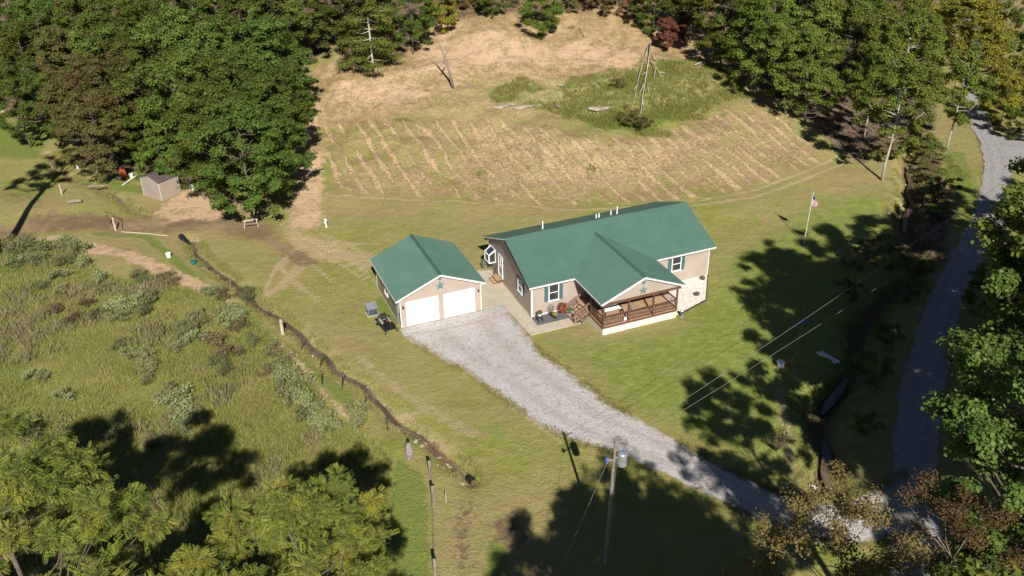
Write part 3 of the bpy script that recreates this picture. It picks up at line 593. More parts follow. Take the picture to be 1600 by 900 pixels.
# ------------------------------------------------------------------ garage
def garage():
    g = empty('garage', (GXo, GYo, 0), AZ, label='detached tan two door garage with green metal gable roof', cat='garage')
    Lx, Dy, ze, zr = 7.72, 7.9, 2.72, 4.33; ov = .36; xm = Lx/2
    x0, x1, y0, y1 = ov, Lx-ov, .25, Dy-.3
    def zt(x): return ze+(zr-ze)*(1-abs(x-xm)/xm)-.05
    s = MB()      # front wall in pieces round the doors
    s.prism([(x0, y0, 2.33), (x1, y0, 2.33), (x1, y0, zt(x1)), (xm, y0, zt(xm)), (x0, y0, zt(x0))], (0, .12, 0))
    for a, b_ in ((x0, .86), (3.62, 4.06), (6.8, x1)): s.box(a, y0, .06, b_, y0+.12, 2.33)
    s.prism([(x0, y1, .06), (x1, y1, .06), (x1, y1, zt(x1)), (xm, y1, zt(xm)), (x0, y1, zt(x0))], (0, -.12, 0))
    s.box(x0, y0+.12, .06, x0+.12, y1-.12, zt(x0)); s.box(x1-.12, y0+.12, .06, x1, y1-.12, zt(x1)); s.build('wall', M_SIDE, g)
    s = MB(); s.box(x0-.03, y0-.03, -.3, x1+.03, y1+.03, .06); s.build('foundation', M_CONC, g)
    for a, b_ in ((.86, 3.62), (4.06, 6.8)):
        d = MB(); d.box(a, y0-.02, .05, a+.05, y0+.06, 2.33); d.box(b_-.05, y0-.02, .05, b_, y0+.06, 2.33); d.box(a+.05, y0-.02, 2.27, b_-.05, y0+.06, 2.33)
        do = d.build('garage_door', M_WHITE, g)
        for k in range(4):
            z0 = .07+k*.55; p = MB(); p.box(a+.05, y0+.01, z0, b_-.05, y0+.05, z0+.54)
            for j in range(4):
                xx = a+.12+j*((b_-a-.2)/4); p.box(xx, y0-.002, z0+.09, xx+(b_-a-.2)/4-.1, y0+.01, z0+.45)
            p.build('door_panel', M_DOOR, do)
    roofpanel(0, 0, ze, xm, Dy, zr, 'x', 'roof', g); roofpanel(Lx, 0, ze, xm, Dy, zr, 'x', 'roof', g)
    s = MB(); s.prism([(xm-.17, -.01, zr-.035), (xm+.17, -.01, zr-.035), (xm, -.01, zr+.09)], (0, Dy+.02, 0)); s.build('ridge_cap', M_CAP, g)
    s = MB()
    for yy in (-.02, Dy-.02):
        s.bar((.0, yy, ze-.075), (xm, yy, zr-.075), .04, .15); s.bar((Lx, yy, ze-.076), (xm, yy, zr-.076), .04, .15)
    s.box(-.03, .02, ze-.14, .0, Dy-.06, ze-.01); s.box(Lx, .02, ze-.14, Lx+.03, Dy-.06, ze-.01); s.build('fascia', M_TRIM, g)
    s = MB(); s.box(.02, .03, ze-.16, ov-.01, Dy-.05, ze-.12); s.box(Lx-ov+.01, .03, ze-.16, Lx-.02, Dy-.05, ze-.12); s.build('soffit', M_TRIM, g)
    each('corner_trim', [(x0-.02, y0-.025, .06, x0+.06, y0-.003, 2.65), (x1-.06, y0-.025, .06, x1+.02, y0-.003, 2.65), (x0-.02, y1+.003, .06, x0+.06, y1+.025, 2.6), (x1-.06, y1+.003, .06, x1+.02, y1+.025, 2.6), (x0-.022, y1-.08, .06, x0-.003, y1, 2.6)], M_TRIM, g)
    s = MB(); s.lathe([(.2, 0), (.2, .03), (.15, .035)], 8); o = s.build('gable_vent', M_STAR, g); o.location = (xm, y0-.002, 3.92); o.rotation_euler = (math.pi/2, math.pi/8, 0)
    for xx, zz in ((.62, 1.95), (7.12, 2.0)):
        s = MB(); s.box(xx-.04, y0-.03, zz-.02, xx+.04, y0, zz+.1); s.lathe([(.03, -.12), (.07, -.1), (.09, .06), (.02, .14)], 8, (xx, y0-.1, zz)); s.build('wall_lantern', M_BLACK, g)
    s = MB(); s.box(x0-.12, .7, 1.15, x0-.003, 1.05, 2.1); s.box(x0-.09, .84, .05, x0-.01, .93, 1.15); s.box(x0-.09, .5, 1.3, x0-.003, .62, 2.4); s.box(x0-.05, 1.2, .06, x0-.003, 1.6, 1.9)
    s.build('meter_box', M_STEEL, g)
    window(g, (x0, 4.3, 1.5), .8, .9, 'x', shutters=False)
    return g
garage()
def barn_star(loc, r, label):
    o = empty('barn_star', loc, AZ, label=label, cat='star', group='metal barn stars on the gables')
    s = MB(); pts = [(0, -.06, 0)]
    for k in range(10):
        t = math.pi/2+k*math.pi/5; rr = r if k % 2 == 0 else r*.4; pts.append((rr*math.cos(t), 0, rr*math.sin(t)))
    pts.append((0, .005, 0))
    s.add(pts, [(0, 1+k, 1+(k+1) % 10) for k in range(10)]+[(11, 1+(k+1) % 10, 1+k) for k in range(10)])
    s.build('star_face', M_STAR, o)
p = GL(3.84, .25-.012); barn_star((p[0], p[1], 3.22), .48, 'blue green metal star mounted above the two white garage doors')
p = HL(7.96, -4.47-.015); barn_star((p[0], p[1], 3.4), .44, 'blue green metal star mounted on the porch gable')

# ------------------------------------------------------------------ house
def house():
    h = empty('house', (HX, HY, 0), AZ, label='single storey tan sided house with green metal roof and covered front porch', cat='house')
    Lx, Dy, ze, zr = 17.82, 10.26, 3.09, 5.19; ym = Dy/2
    x0, x1, y0, y1 = .38, 17.44, .38, 9.88; zb = .2
    def zt(y): return ze+(zr-ze)*(1-abs(y-ym)/ym)-.05
    s = MB(); s.box(x0, y0, zb, x1, y0+.15, zt(y0)); s.box(x0, y1-.15, zb, x1, y1, zt(y1))
    for xa in (x0, x1-.15): s.prism([(xa, y0+.15, zb), (xa, y1-.15, zb), (xa, y1-.15, zt(y1-.15)), (xa, ym, zt(ym)), (xa, y0+.15, zt(y0+.15))], (.15, 0, 0))
    s.build('wall', M_SIDE, h)
    s = MB(); s.box(x0+.02, y0+.02, -.4, x1-.02, y1-.02, zb); s.build('foundation', M_BLOCK, h)
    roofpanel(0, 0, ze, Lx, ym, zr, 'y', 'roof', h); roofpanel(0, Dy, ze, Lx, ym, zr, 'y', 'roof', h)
    s = MB(); s.prism([(-.01, ym-.18, zr-.04), (-.01, ym+.18, zr-.04), (-.01, ym, zr+.09)], (Lx+.02, 0, 0)); s.build('ridge_cap', M_CAP, h)
    # eaves: white gutter and fascia in front, interrupted by the porch
    s = MB()
    for a, b_ in ((0, 4.1), (11.85, Lx)): s.box(a, -.035, ze-.15, b_, .0, ze-.005)
    s.box(0, Dy, ze-.15, Lx, Dy+.035, ze-.005)
    s.bar((Lx+.02, 0, ze-.07), (Lx+.02, ym, zr-.07), .04, .14); s.bar((Lx+.02, Dy, ze-.07), (Lx+.02, ym, zr-.07), .04, .14)
    s.bar((-.02, ym+.05, zr-.06), (-.02, Dy, ze-.06), .04, .11); s.build('fascia', M_TRIM, h)
    s = MB(); s.bar((.0, 0, ze-.14), (.0, ym, zr-.14), .06, .2); s.build('rake_board', M_SOFF, h)
    s = MB(); s.box(.05, .02, ze-.2, Lx-.05, y0-.01, ze-.16); s.box(.05, y1+.01, ze-.2, Lx-.05, Dy-.02, ze-.16)
    s.bar((x0/2, .1, ze-.12), (x0/2, ym, zr-.12), x0-.06, .02); s.bar((x0/2, Dy-.1, ze-.12), (x0/2, ym, zr-.12), x0-.06, .02); s.build('soffit', M_SOFF, h)
    each('corner_trim', [(x0-.02, y0-.03, zb, x0+.08, y0-.003, 2.9), (x1-.08, y0-.03, zb, x1+.02, y0-.003, 2.9), (x0-.03, y0, zb, x0-.003, y0+.1, 2.9), (x0-.03, y1-.1, zb, x0-.003, y1, 2.85)], M_TRIM, h)
    each('downspout', [(x0-.1, y0-.11, .1, x0-.02, y0-.035, 2.95)], M_TRIM, h)
    window(h, (2.37, y0, 2.0), .95, 1.55, 'y'); window(h, (14.1, y0, 2.06), .95, 1.4, 'y'); window(h, (x0, 2.7, 1.85), .95, 1.25, 'x')
    window(h, (6.3, y0, 1.95), .95, 1.35, 'y', shutters=False); window(h, (10.2, y0, 1.95), .95, 1.35, 'y', shutters=False)
    # side door
    s = MB(); s.box(x0-.07, 6.6, .45, x0-.003, 6.7, 2.62); s.box(x0-.07, 7.5, .45, x0-.003, 7.6, 2.62); s.box(x0-.07, 6.7, 2.52, x0-.003, 7.5, 2.62); s.box(x0-.06, 6.7, .45, x0-.003, 7.5, .72); s.box(x0-.06, 6.7, 1.5, x0-.003, 7.5, 1.58)
    s.box(x0-.06, 7.07, 1.58, x0-.003, 7.13, 2.52)
    d = s.build('side_door', M_WHITE, h)
    for z0, z1 in ((.72, 1.5), (1.58, 2.52)):
        g = MB(); g.box(x0-.03, 6.7, z0, x0-.005, 7.07, z1); g.box(x0-.03, 7.13, z0, x0-.005, 7.5, z1); g.build('pane', pm('door_glass', (.30, .32, .34), .15), d)
    g = MB(); g.blob((x0-.11, 6.78, 1.5), .035, n=1, jit=0); g.build('handle', M_STEEL, d)
    # greenhouse bay window
    s = MB(); bx0, by0, by1, z0, z1, zf = x0-.62, 8.35, 9.35, 1.35, 2.55, 2.1; r = .035
    co = [(bx0, by0, z0), (bx0, by1, z0), (x0, by0, z0), (x0, by1, z0), (bx0, by0, zf), (bx0, by1, zf), (x0, by0, z1), (x0, by1, z1)]
    for a, b_ in ((0, 1), (0, 2), (1, 3), (0, 4), (1, 5), (4, 5), (4, 6), (5, 7), (2, 6), (3, 7), (6, 7), (2, 3)): s.bar(co[a], co[b_], .09, .09)
    s.box(bx0, by0, z0-.03, x0, by1, z0+.03); s.box(bx0+.05, by0+.05, 1.75, x0, by1-.05, 1.78)
    bw = s.build('bay_window', M_WHITE, h)
    for idx in ((0, 1, 5, 4), (4, 5, 7, 6), (0, 4, 6, 2), (1, 3, 7, 5)):
        g = MB(); P_ = [Vector(co[i]) for i in idx]; c_ = sum(P_, Vector())/4; P_ = [c_+(p-c_)*.93 for p in P_]; nn = (P_[1]-P_[0]).cross(P_[2]-P_[0]).normalized()
        g.prism(P_, nn*.012); g.build('pane', M_GLASS, bw)
    # porch
    px0, px1, py0 = 4.13, 11.80, -4.71; xm = (px0+px1)/2; prr = 4.70; yv = (prr-ze)/(zr-ze)*ym
    roofpanel(px0, py0, ze, xm, 0, prr, 'x', 'porch_roof', h, clip=[(px0, py0, ze+.012), (px0, 0, ze+.012), (xm, yv, prr+.012), (xm, py0, prr+.012)])
    roofpanel(px1, py0, ze, xm, 0, prr, 'x', 'porch_roof', h, clip=[(px1, py0, ze+.012), (px1, 0, ze+.012), (xm, yv, prr+.012), (xm, py0, prr+.012)])
    s = MB(); s.prism([(xm-.17, py0-.01, prr-.02), (xm+.17, py0-.01, prr-.02), (xm, py0-.01, prr+.1)], (0, yv-py0+.15, 0)); s.build('porch_ridge_cap', M_CAP, h)
    s = MB(); s.bar((px0, py0-.02, ze-.07), (xm, py0-.02, prr-.07), .04, .15); s.bar((px1, py0-.02, ze-.071), (xm, py0-.02, prr-.071), .04, .15)
    s.box(px0-.03, py0+.02, ze-.13, px0, -.04, ze); s.box(px1, py0+.02, ze-.13, px1+.03, -.04, ze); s.build('porch_fascia', M_TRIM, h)
    yg = -4.47
    s = MB(); s.prism([(px0+.3, yg, ze-.1), (px1-.3, yg, ze-.1), (px1-.3, yg, ze+.07), (xm, yg, prr-.04), (px0+.3, yg, ze+.07)], (0, .12, 0)); s.build('porch_gable', M_SIDE, h)
    s = MB(); s.lathe([(.2, 0), (.2, .03), (.15, .035)], 8); o = s.build('gable_vent', M_STAR, h); o.location = (xm, yg-.002, 4.15); o.rotation_euler = (math.pi/2, math.pi/8, 0)
    s = MB(); s.box(px0+.28, yg-.03, ze-.34, px1-.28, yg+.11, ze-.103); s.box(px0+.28, yg+.11, ze-.34, px0+.42, .36, ze-.1); s.box(px1-.42, yg+.11, ze-.34, px1-.28, .36, ze-.1); s.build('porch_beam', M_WOOD, h)
    s = MB(); s.box(px0+.42, yg+.13, ze-.14, px1-.42, .36, ze-.11); s.build('porch_ceiling', M_SOFF, h)
    dx0, dx1 = px0+.3, px1-.5
    s = MB(); s.box(dx0+.03, yg+.03, -.3, dx1-.03, .36, .62)
    s.build('porch_foundation', M_BLOCK, h)
    s = MB(); s.box(dx0, yg, .62, dx1, yg+.05, .8); s.box(dx0, yg+.05, .62, dx0+.05, .36, .8); s.box(dx1-.05, yg+.05, .62, dx1, .36, .8)
    s.build('rim_board', M_WOOD, h)
    s = MB(); n = 32
    for k in range(n):
        a = yg+.02+(.34-yg-.02)*k/n; s.box(dx0-.02, a, .802, dx1+.02, a+(.34-yg)/n-.012, .84)
    s.build('porch_deck', M_DECK, h, kind='stuff')
    posts = [(dx0+.06, yg+.06), (dx0+(dx1-dx0)*.34, yg+.06), (dx0+(dx1-dx0)*.67, yg+.06), (dx1-.06, yg+.06), (dx1-.06, 0.1), (dx0+.06, -2.3)]
    for a, c_ in posts:
        s = MB(); s.box(a-.06, c_-.06, .84, a+.06, c_+.06, ze-.34); s.box(a-.08, c_-.08, .84, a+.08, c_+.08, .98); s.build('porch_post', M_WOOD, h)
    def rail(a, b_):
        s = MB(); a = Vector(a); b_ = Vector(b_); L = (b_-a).length
        s.bar(a+Vector((0, 0, .86)), b_+Vector((0, 0, .86)), .13, .05); s.bar(a+Vector((0, 0, .1)), b_+Vector((0, 0, .1)), .06, .07)
        o = s.build('railing', M_WOOD, h); s = MB(); n = int(L/.155)
        for k in range(1, n):
            p = a.lerp(b_, k/n); s.lathe([(.022, .13), (.022, .3), (.04, .42), (.022, .52), (.036, .6), (.022, .72), (.022, .84)], 4, tuple(p))
        s.build('balusters', M_WOOD, o, kind='stuff')
    for i in range(3): rail((posts[i][0]+.06, posts[i][1], .84), (posts[i+1][0]-.06, posts[i+1][1], .84))
    rail((dx1-.06, yg+.12, .84), (dx1-.06, .04, .84)); rail((dx0+.06, yg+.12, .84), (dx0+.06, -2.36, .84))
    # steps down the left side of the porch
    for k in range(4):
        z = .84-(k+1)*.17; s = MB(); s.box(dx0-.02-.3*(k+1), -2.0, z-.04, dx0-.02-.3*k+.02, -.5, z); s.build('step', M_DECK, h)
    s = MB()
    for yy in (-2.05, -.45):
        s = MB(); s.prism([(dx0, yy, .8), (dx0, yy, .5), (dx0-1.15, yy, -.05), (dx0-1.25, yy, .1)], (0, .045, 0)); s.build('stringer', M_WOOD, h)
    for yy in (-2.03, -.43):
        s = MB(); s.bar((dx0+.02, yy, 1.72), (dx0-1.25, yy, 1.0), .13, .05); s.bar((dx0, yy, 1.0), (dx0-1.2, yy, .3), .05, .06)
        for k in range(1, 8):
            t = k/8; s.bar((dx0-1.2*t, yy, 1.0-.7*t), (dx0-1.2*t, yy, 1.7-.7*t), .04, .04)
        s.box(dx0-1.3, yy-.05, .0, dx0-1.2, yy+.05, 1.06); s.build('hand_rail', M_RAIL, h)
    s = MB(); s.box(7.3, y0-.06, .84, 8.3, y0-.003, 2.85); d = s.build('front_door', pm('dark_door', (.12, .07, .05), .4), h)
    s = MB(); s.box(7.45, y0-.075, 1.7, 8.15, y0-.06, 2.6); s.build('pane', M_GLASS, d)
    for a, c_, hh in ((4.26, 6.74, .75), (9.5, 6.74, .38), (9.75, 6.68, .42), (10.96, 6.7, .45), (11.58, 6.71, .75)):
        zz = zt(c_)+.08; s = MB(); s.lathe([(.11, -.06), (.1, .02), (.055, .03), (.055, hh), (.05, hh)], 10, (a, c_, zz)); s.build('vent_pipe', M_WHITE, h)
    s = MB(); s.box(.0, 6.55, .2, .35, 7.6, .24)
    return h
house()

# ------------------------------------------------------------------ walkway, beds
wk = empty('walkway', (HX, HY, 0), AZ, kind='structure')
def slab(poly, z=.07):
    s = MB(); s.prism([(x, y, -.05) for x, y in poly], (0, 0, z+.05)); s.build('concrete_slab', M_CONC, wk)
slab([(-.82, -2.12), (.3, -2.12), (.3, -.02), (-.9, -.02)])
slab([(-.91, .0), (.3, .0), (.3, 2.0), (-.98, 2.0)]); slab([(-.99, 2.02), (.3, 2.02), (.3, 4.1), (-1.06, 3.28), (-1.02, 3.2)])
slab([(.32, -2.12), (2.0, -2.12), (2.0, -1.02), (.32, -1.02)]); slab([(2.02, -2.12), (3.75, -2.12), (3.75, -1.02), (2.02, -1.02)])
slab([(-3.1, 3.3), (-1.08, 3.3), (.34, 4.12), (.34, 6.2), (-3.1, 6.2)]); slab([(-3.1, 6.22), (.34, 6.22), (.34, 8.4), (-3.1, 8.4)]); slab([(-3.1, 8.42), (.34, 8.42), (.34, 10.6), (-3.1, 10.6)])
s = MB(); s.prism([(.34, -1.0, -.02), (3.75, -1.0, -.02), (3.75, .37, -.02), (.34, .37, -.02)], (0, 0, .07)); o = s.build('slate_bed', M_PEB, kind='structure'); o.location = (HX, HY, 0); o.rotation_euler = (0, 0, AZ)
s = MB(); s.prism([(11.35, .37, -.02), (11.35, -4.1, -.02), (11.8, -4.15, -.02), (15.05, -3.1, -.02), (17.5, .37, -.02)], (0, 0, .08)); o = s.build('white_stone_bed', M_CHIP, kind='structure'); o.location = (HX, HY, 0); o.rotation_euler = (0, 0, AZ)
n = 2600; X = rng.uniform(11.4, 17.4, n); Y = rng.uniform(-4.1, .35, n); k = inside(X, Y, [(11.4, .33), (11.4, -4.05), (11.8, -4.1), (15.0, -3.05), (17.4, .33)]); X, Y = X[k], Y[k]
V = []; s = MB()
for x, y in zip(X, Y):
    r = random.uniform(.03, .08); a = random.uniform(0, 6)
    s.add([(x+r*math.cos(a+t), y+r*math.sin(a+t), .05) for t in (0, 1.6, 3.1, 4.7)]+[(x, y, .06+r*.7)], [(0, 1, 4), (1, 2, 4), (2, 3, 4), (3, 0, 4)])
o = s.build('stone_chips', pm('bright_chips', (.68, .62, .56), .85, (.52, .46, .40), 9), kind='stuff'); o.location = (HX, HY, 0); o.rotation_euler = (0, 0, AZ)
s = MB(); s.bar((15.07, -3.14, .05), (17.53, .37, .05), .06, .14); s.bar((11.8, -4.2, .05), (15.07, -3.14, .05), .06, .14); s.build('bed_edging', M_SOFF, o)

# ------------------------------------------------------------------ plants and pots round the house
def leafcloud(n, rx, rz, c, size, flat=.4, seed=1):
    r = np.random.default_rng(seed); d = r.normal(0, 1, (n, 3)); d /= np.linalg.norm(d, axis=1, keepdims=True)
    P = d*(r.uniform(.35, 1, n)**.5)[:, None]*np.array([rx, rx, rz])+np.array(c)
    nr = d+np.array([0, 0, flat])+r.normal(0, .45, (n, 3))
    return quads(P, nr, size*r.uniform(.7, 1.3, n), r)
def quads(P, nr, size, r, asp=.62):
    nr = nr/np.linalg.norm(nr, axis=1, keepdims=True); t = r.normal(0, 1, P.shape); a = np.cross(nr, t); a /= np.linalg.norm(a, axis=1, keepdims=True)+1e-9; b_ = np.cross(nr, a)
    s_ = size[:, None]/2
    V = np.stack([P-a*s_, P-b_*s_*asp+a*s_*.1, P+a*s_, P+b_*s_*asp+a*s_*.1], 1).reshape(-1, 3)
    return V, np.arange(len(V)).reshape(-1, 4)
def pot(x, y, z, r, h, pm_, plant_m, pr, ph, label, name='potted_plant', seed=1, leaf=.09, n=260, stand=False, cat='potted plant'):
    p = HL(x, y); o = empty(name, (p[0], p[1], z), AZ, label=label, cat=cat, group='potted plants by the house'); b0 = 0
    if stand:
        s = MB(); s.box(-r, -r, .42, r, r, .46)
        for i in (-1, 1):
            for j in (-1, 1): s.box(i*r-.025, j*r-.025, 0, i*r+.025, j*r+.025, .42)
        s.build('stand', M_BLACK, o); b0 = .46
    s = MB(); s.lathe([(r*.7, b0), (r, b0+h*.85), (r*1.08, b0+h*.85), (r*1.08, b0+h), (r*.9, b0+h)], 12); s.build('pot', pm_, o)
    V, F_ = leafcloud(n, pr, ph, (0, 0, b0+h+ph*.6), leaf, seed=seed); link('foliage', npmesh('foliage', V, F_, plant_m), o)
pot(.78, -.35, .05, .19, .2, M_WHITE, L_BRIGHT, .25, .2, 'white pot of bright green leaves on a black stand at the house corner', stand=True)
pot(1.95, -.1, .05, .16, .3, M_BLACK, L_OLIVE, .32, .55, 'spindly dark shrub in a pot under the front window', seed=2, n=150)
pot(2.1, -.5, .05, .17, .25, M_BLACK, leafmat('yellow_flower_heads', (.5, .36, .08), (.35, .3, .08), (.2, .22, .05)), .24, .2, 'pot of pale yellow flowers on the dark slate bed', seed=3)
pot(3.0, -.1, .05, .2, .3, M_TERRA, leafmat('rust_mums', (.34, .10, .03), (.42, .16, .06), (.2, .12, .04)), .5, .45, 'large rust orange chrysanthemum in front of the porch steps', seed=4, n=700, leaf=.1)
pot(3.5, -.4, .05, .19, .42, M_TEAL, L_DARK, .15, .15, 'teal planter with small greens beside the porch steps', seed=5, n=90)
pot(.75, .15, .05, .1, .15, M_WHITE, leafmat('lilac_flowers', (.3, .2, .3), (.2, .2, .12), (.15, .16, .08)), .14, .2, 'small pot of lilac flowers at the front corner trim', seed=6, n=90)
pot(-.05, 9.7, .07, .2, .3, M_GREY, leafmat('silver_foliage', (.34, .30, .27), (.16, .14, .12), (.25, .20, .17)), .45, .55, 'silvery dried plant in a pot under the bay window', seed=7, n=420, leaf=.12)
pot(4.75, -2.7, .85, .16, .28, M_TERRA, L_DEAD, .28, .25, 'red foliage pot on the porch beside the top of the steps', seed=8)
pot(10.9, -1.9, .85, .2, .3, M_TERRA, leafmat('red_blooms', (.38, .10, .07), (.2, .1, .05), (.25, .12, .06)), .38, .3, 'red flowering pot at the far right corner of the porch', seed=9, n=420)
pot(7.9, -3.2, .85, .17, .2, M_WHITE, leafmat('white_blooms', (.5, .46, .4), (.2, .2, .1), (.4, .3, .25)), .28, .18, 'pot of white flowers on the middle of the porch', seed=10)
pot(14.7, -2.2, .06, .1, .1, M_GREY, leafmat('sage_foliage', (.16, .15, .11), (.10, .09, .07), (.12, .12, .07)), .26, .2, 'low grey plant in the middle of the white stone bed', seed=11)
pot(16.7, -.05, .06, .1, .1, M_GREY, MATS['sage_foliage'], .24, .2, 'low grey plant at the back corner of the white stone bed', seed=12)
p = HL(3.5, -1.5); o = empty('door_mat', (p[0], p[1], .07), AZ, label='dark rectangular mat on the walkway at the foot of the porch steps', cat='mat')
s = MB(); s.box(-.35, -.45, 0, .35, .45, .015); s.box(-.31, -.41, .015, .31, .41, .02); s.build('mat_pile', M_MAT, o)
p = HL(-.05, 7.3); o = empty('wooden_steps', (p[0], p[1], .07), AZ, label='two brown wooden steps below the glazed side door', cat='steps')
for k, (zz, a, b_) in enumerate(((.16, -.45, -.12), (.33, -.13, .35))):
    s = MB(); s.box(a, -.55, zz-.04, b_, .55, zz); s.build('tread', M_DECK, o); s = MB(); s.box(a+.03, -.5, 0, b_, -.45, zz-.04); s.box(a+.03, .45, 0, b_, .5, zz-.04); s.box(b_-.04, -.45, 0, b_, .45, zz-.04); s.build('riser', M_WOOD, o)
p = HL(.12, 8.05); o = empty('tall_board', (p[0], p[1], .07), AZ, label='narrow brown board leaning on the wall beside the side door', cat='board'); s = MB(); s.bar((-.1, 0, 0), (.22, 0, 1.1), .14, .03); s.build('plank', M_WOOD, o)
# porch bench
p = HL(6.1, -2.9); o = empty('porch_bench', (p[0], p[1], .842), AZ, label='white slatted bench on the left end of the porch', cat='bench')
for k in range(4): s = MB(); s.box(-.75, -.25+k*.135, .42, .75, -.18+k*.135, .45); s.build('seat_slat', M_WHITE, o)
for k in range(2): s = MB(); s.box(-.75, .27, .55+k*.2, .75, .3, .64+k*.2); s.build('back_slat', M_WHITE, o)
for a in (-.7, .7): s = MB(); s.box(a-.03, -.25, 0, a+.03, -.19, .42); s.box(a-.03, .24, 0, a+.03, .269, .9); s.box(a-.03, -.19, .36, a+.03, .24, .419); s.build('leg', M_BLACK, o)
p = HL(9.2, -2.2); o = empty('sunlit_floor_patch', (p[0], p[1], .842), AZ, label='straw coloured sheet standing for sunlit floor on the porch boards', cat='floor patch'); s = MB(); s.box(-1.1, -.8, 0, 1.1, .8, .012); s.box(-1.05, -.75, .012, 1.05, .75, .016); s.build('lit_sheet', pm('sunlit_floor_tan', (.40, .26, .14), .95), o)  # thin tan sheet added to stand for sunlight on the boards
p = HL(7.2, -1.6); o = empty('low_table', (p[0], p[1], .842), AZ, label='low pale wooden table in the middle of the porch', cat='table')
s = MB(); s.box(-.5, -.3, .4, .5, .3, .44); s.build('table_top', M_PALEW, o)
for a in (-.45, .45):
    for c_ in (-.25, .25): MB().box(a-.03, c_-.03, 0, a+.03, c_+.03, .4).build('leg', M_WOOD, o)
# ornaments
def lantern(x, y, z, sc_, mat, label):
    p = HL(x, y); o = empty('garden_lantern', (p[0], p[1], z), AZ, label=label, cat='lantern'); o.scale = (sc_,)*3
    s = MB(); s.lathe([(.2, 0), (.2, .06), (.08, .1), (.08, .4), (.16, .46)], 8); s.build('base', mat, o)
    s = MB(); s.lathe([(.13, .46), (.13, .75)], 6); s.build('lamp_housing', M_GLASS, o); s = MB(); s.lathe([(.2, .75), (.12, .87), (.02, .98)], 8); s.build('lamp_cap', mat, o)
lantern(11.72, -4.6, 0, .8, M_GREY, 'grey stone garden lantern at the right front corner of the porch')
lantern(3.72, -2.25, 0, .55, M_STAR, 'small grey ornament at the foot of the porch steps')
p = HL(6.0, -4.4); 
# flags stuck in the porch rail
p = HL(6.3, -4.52); o = empty('small_flag', (p[0], p[1], 1.0), AZ, label='small flag hanging on the front porch railing', cat='flag'); s = MB(); s.add([(0, 0, 0), (.25, -.03, .02), (.26, 0, .3), (0, -.02, .32), (0, .01, 0), (.25, -.02, .02), (.26, .01, .3), (0, -.01, .32)], [(0, 1, 2, 3), (7, 6, 5, 4), (0, 4, 5, 1), (1, 5, 6, 2), (2, 6, 7, 3), (3, 7, 4, 0)]); s.build('cloth', M_TRIM, o)

# ------------------------------------------------------------------ yard equipment
p = GL(-1.25, 3.4); o = empty('utility_box', (p[0], p[1], 0), AZ, label='grey metal utility box with pale sloping lid on the grass left of the garage', cat='utility box')
s = MB(); s.box(-.42, -.36, .06, .42, .36, .72); s.build('cabinet', pm('slate_metal', (.16, .175, .20), .5), o)
s = MB(); s.prism([(-.46, -.4, .72), (.46, -.4, .72), (.46, .4, .88), (-.46, .4, .88)], (0, 0, .04)); s.build('lid', M_STEEL, o)
s = MB(); s.box(-.5, -.45, 0, .5, .45, .06); s.build('base_pad', M_CONC, o)
s = MB()
for k in range(6): s.box(-.34, -.375, .16+k*.08, .34, -.36, .2+k*.08)
s.build('louver', M_BLACK, o)
p = GL(-.75, 1.05); o = empty('riding_mower', (p[0], p[1], 0), AZ+math.pi+.12, label='black zero turn riding mower parked at the left front corner of the garage', cat='mower')
s = MB(); s.prism([(-.52, -.1, .18), (.52, -.1, .18), (.52, .8, .18), (-.52, .8, .18)], (0, 0, .17)); s.prism([(-.62, .1, .16), (-.52, .1, .16), (-.52, .7, .16), (-.62, .6, .16)], (0, 0, .12)); s.build('mower_deck', M_BLACK, o)
s = MB(); s.box(-.28, -.75, .35, .28, -.25, .85); s.box(-.3, -.9, .4, .3, -.75, .7); s.build('engine', pm('engine_grey', (.09, .09, .09), .4), o)
s = MB(); s.bar((-.3, -.9, .36), (-.3, 1.15, .32), .08, .09); s.bar((.3, -.9, .36), (.3, 1.15, .32), .08, .09); s.bar((-.45, 1.12, .4), (.45, 1.12, .4), .08, .08); s.box(-.28, .55, .36, .28, 1.05, .4); s.build('body', M_BLACK, o)
s = MB(); s.box(-.25, -.2, .5, .25, .3, .62); s.build('seat', M_BLACK, o); s = MB(); s.prism([(-.24, -.2, .62), (.24, -.2, .62), (.22, -.32, 1.08), (-.22, -.32, 1.08)], (0, -.07, 0)); s.build('backrest', M_BLACK, o)
for a in (-1, 1):
    s = MB(); s.box(a*.33-.07, -.5, .45, a*.33+.07, .2, .6); s.build('fender', pm('pale_fender', (.42, .36, .28), .5), o)
    s = MB(); s.tube([(a*.3, .25, .6), (a*.3, .35, .95), (a*.05, .42, 1.0)], .018, 6); s.build('steering_lever', M_STEEL, o)
    for y, r, wd in ((-.6, .3, .26), (1.12, .16, .12)):
        wo = MB().lathe([(r*.82, -wd/2), (r, -wd/3), (r, wd/3), (r*.82, wd/2)], 16).build('wheel', M_BLACK, o); wo.location = (a*.5, y, r); wo.rotation_euler = (0, math.pi/2, 0)
        MB().lathe([(r*.5, -wd/2-.01), (r*.5, wd/2+.01)], 10).build('rim', M_PALEW, wo)
s = MB(); s.box(-.2, .15, .63, -.02, .3, .68); s.build('control_panel', M_ORANGE, o)
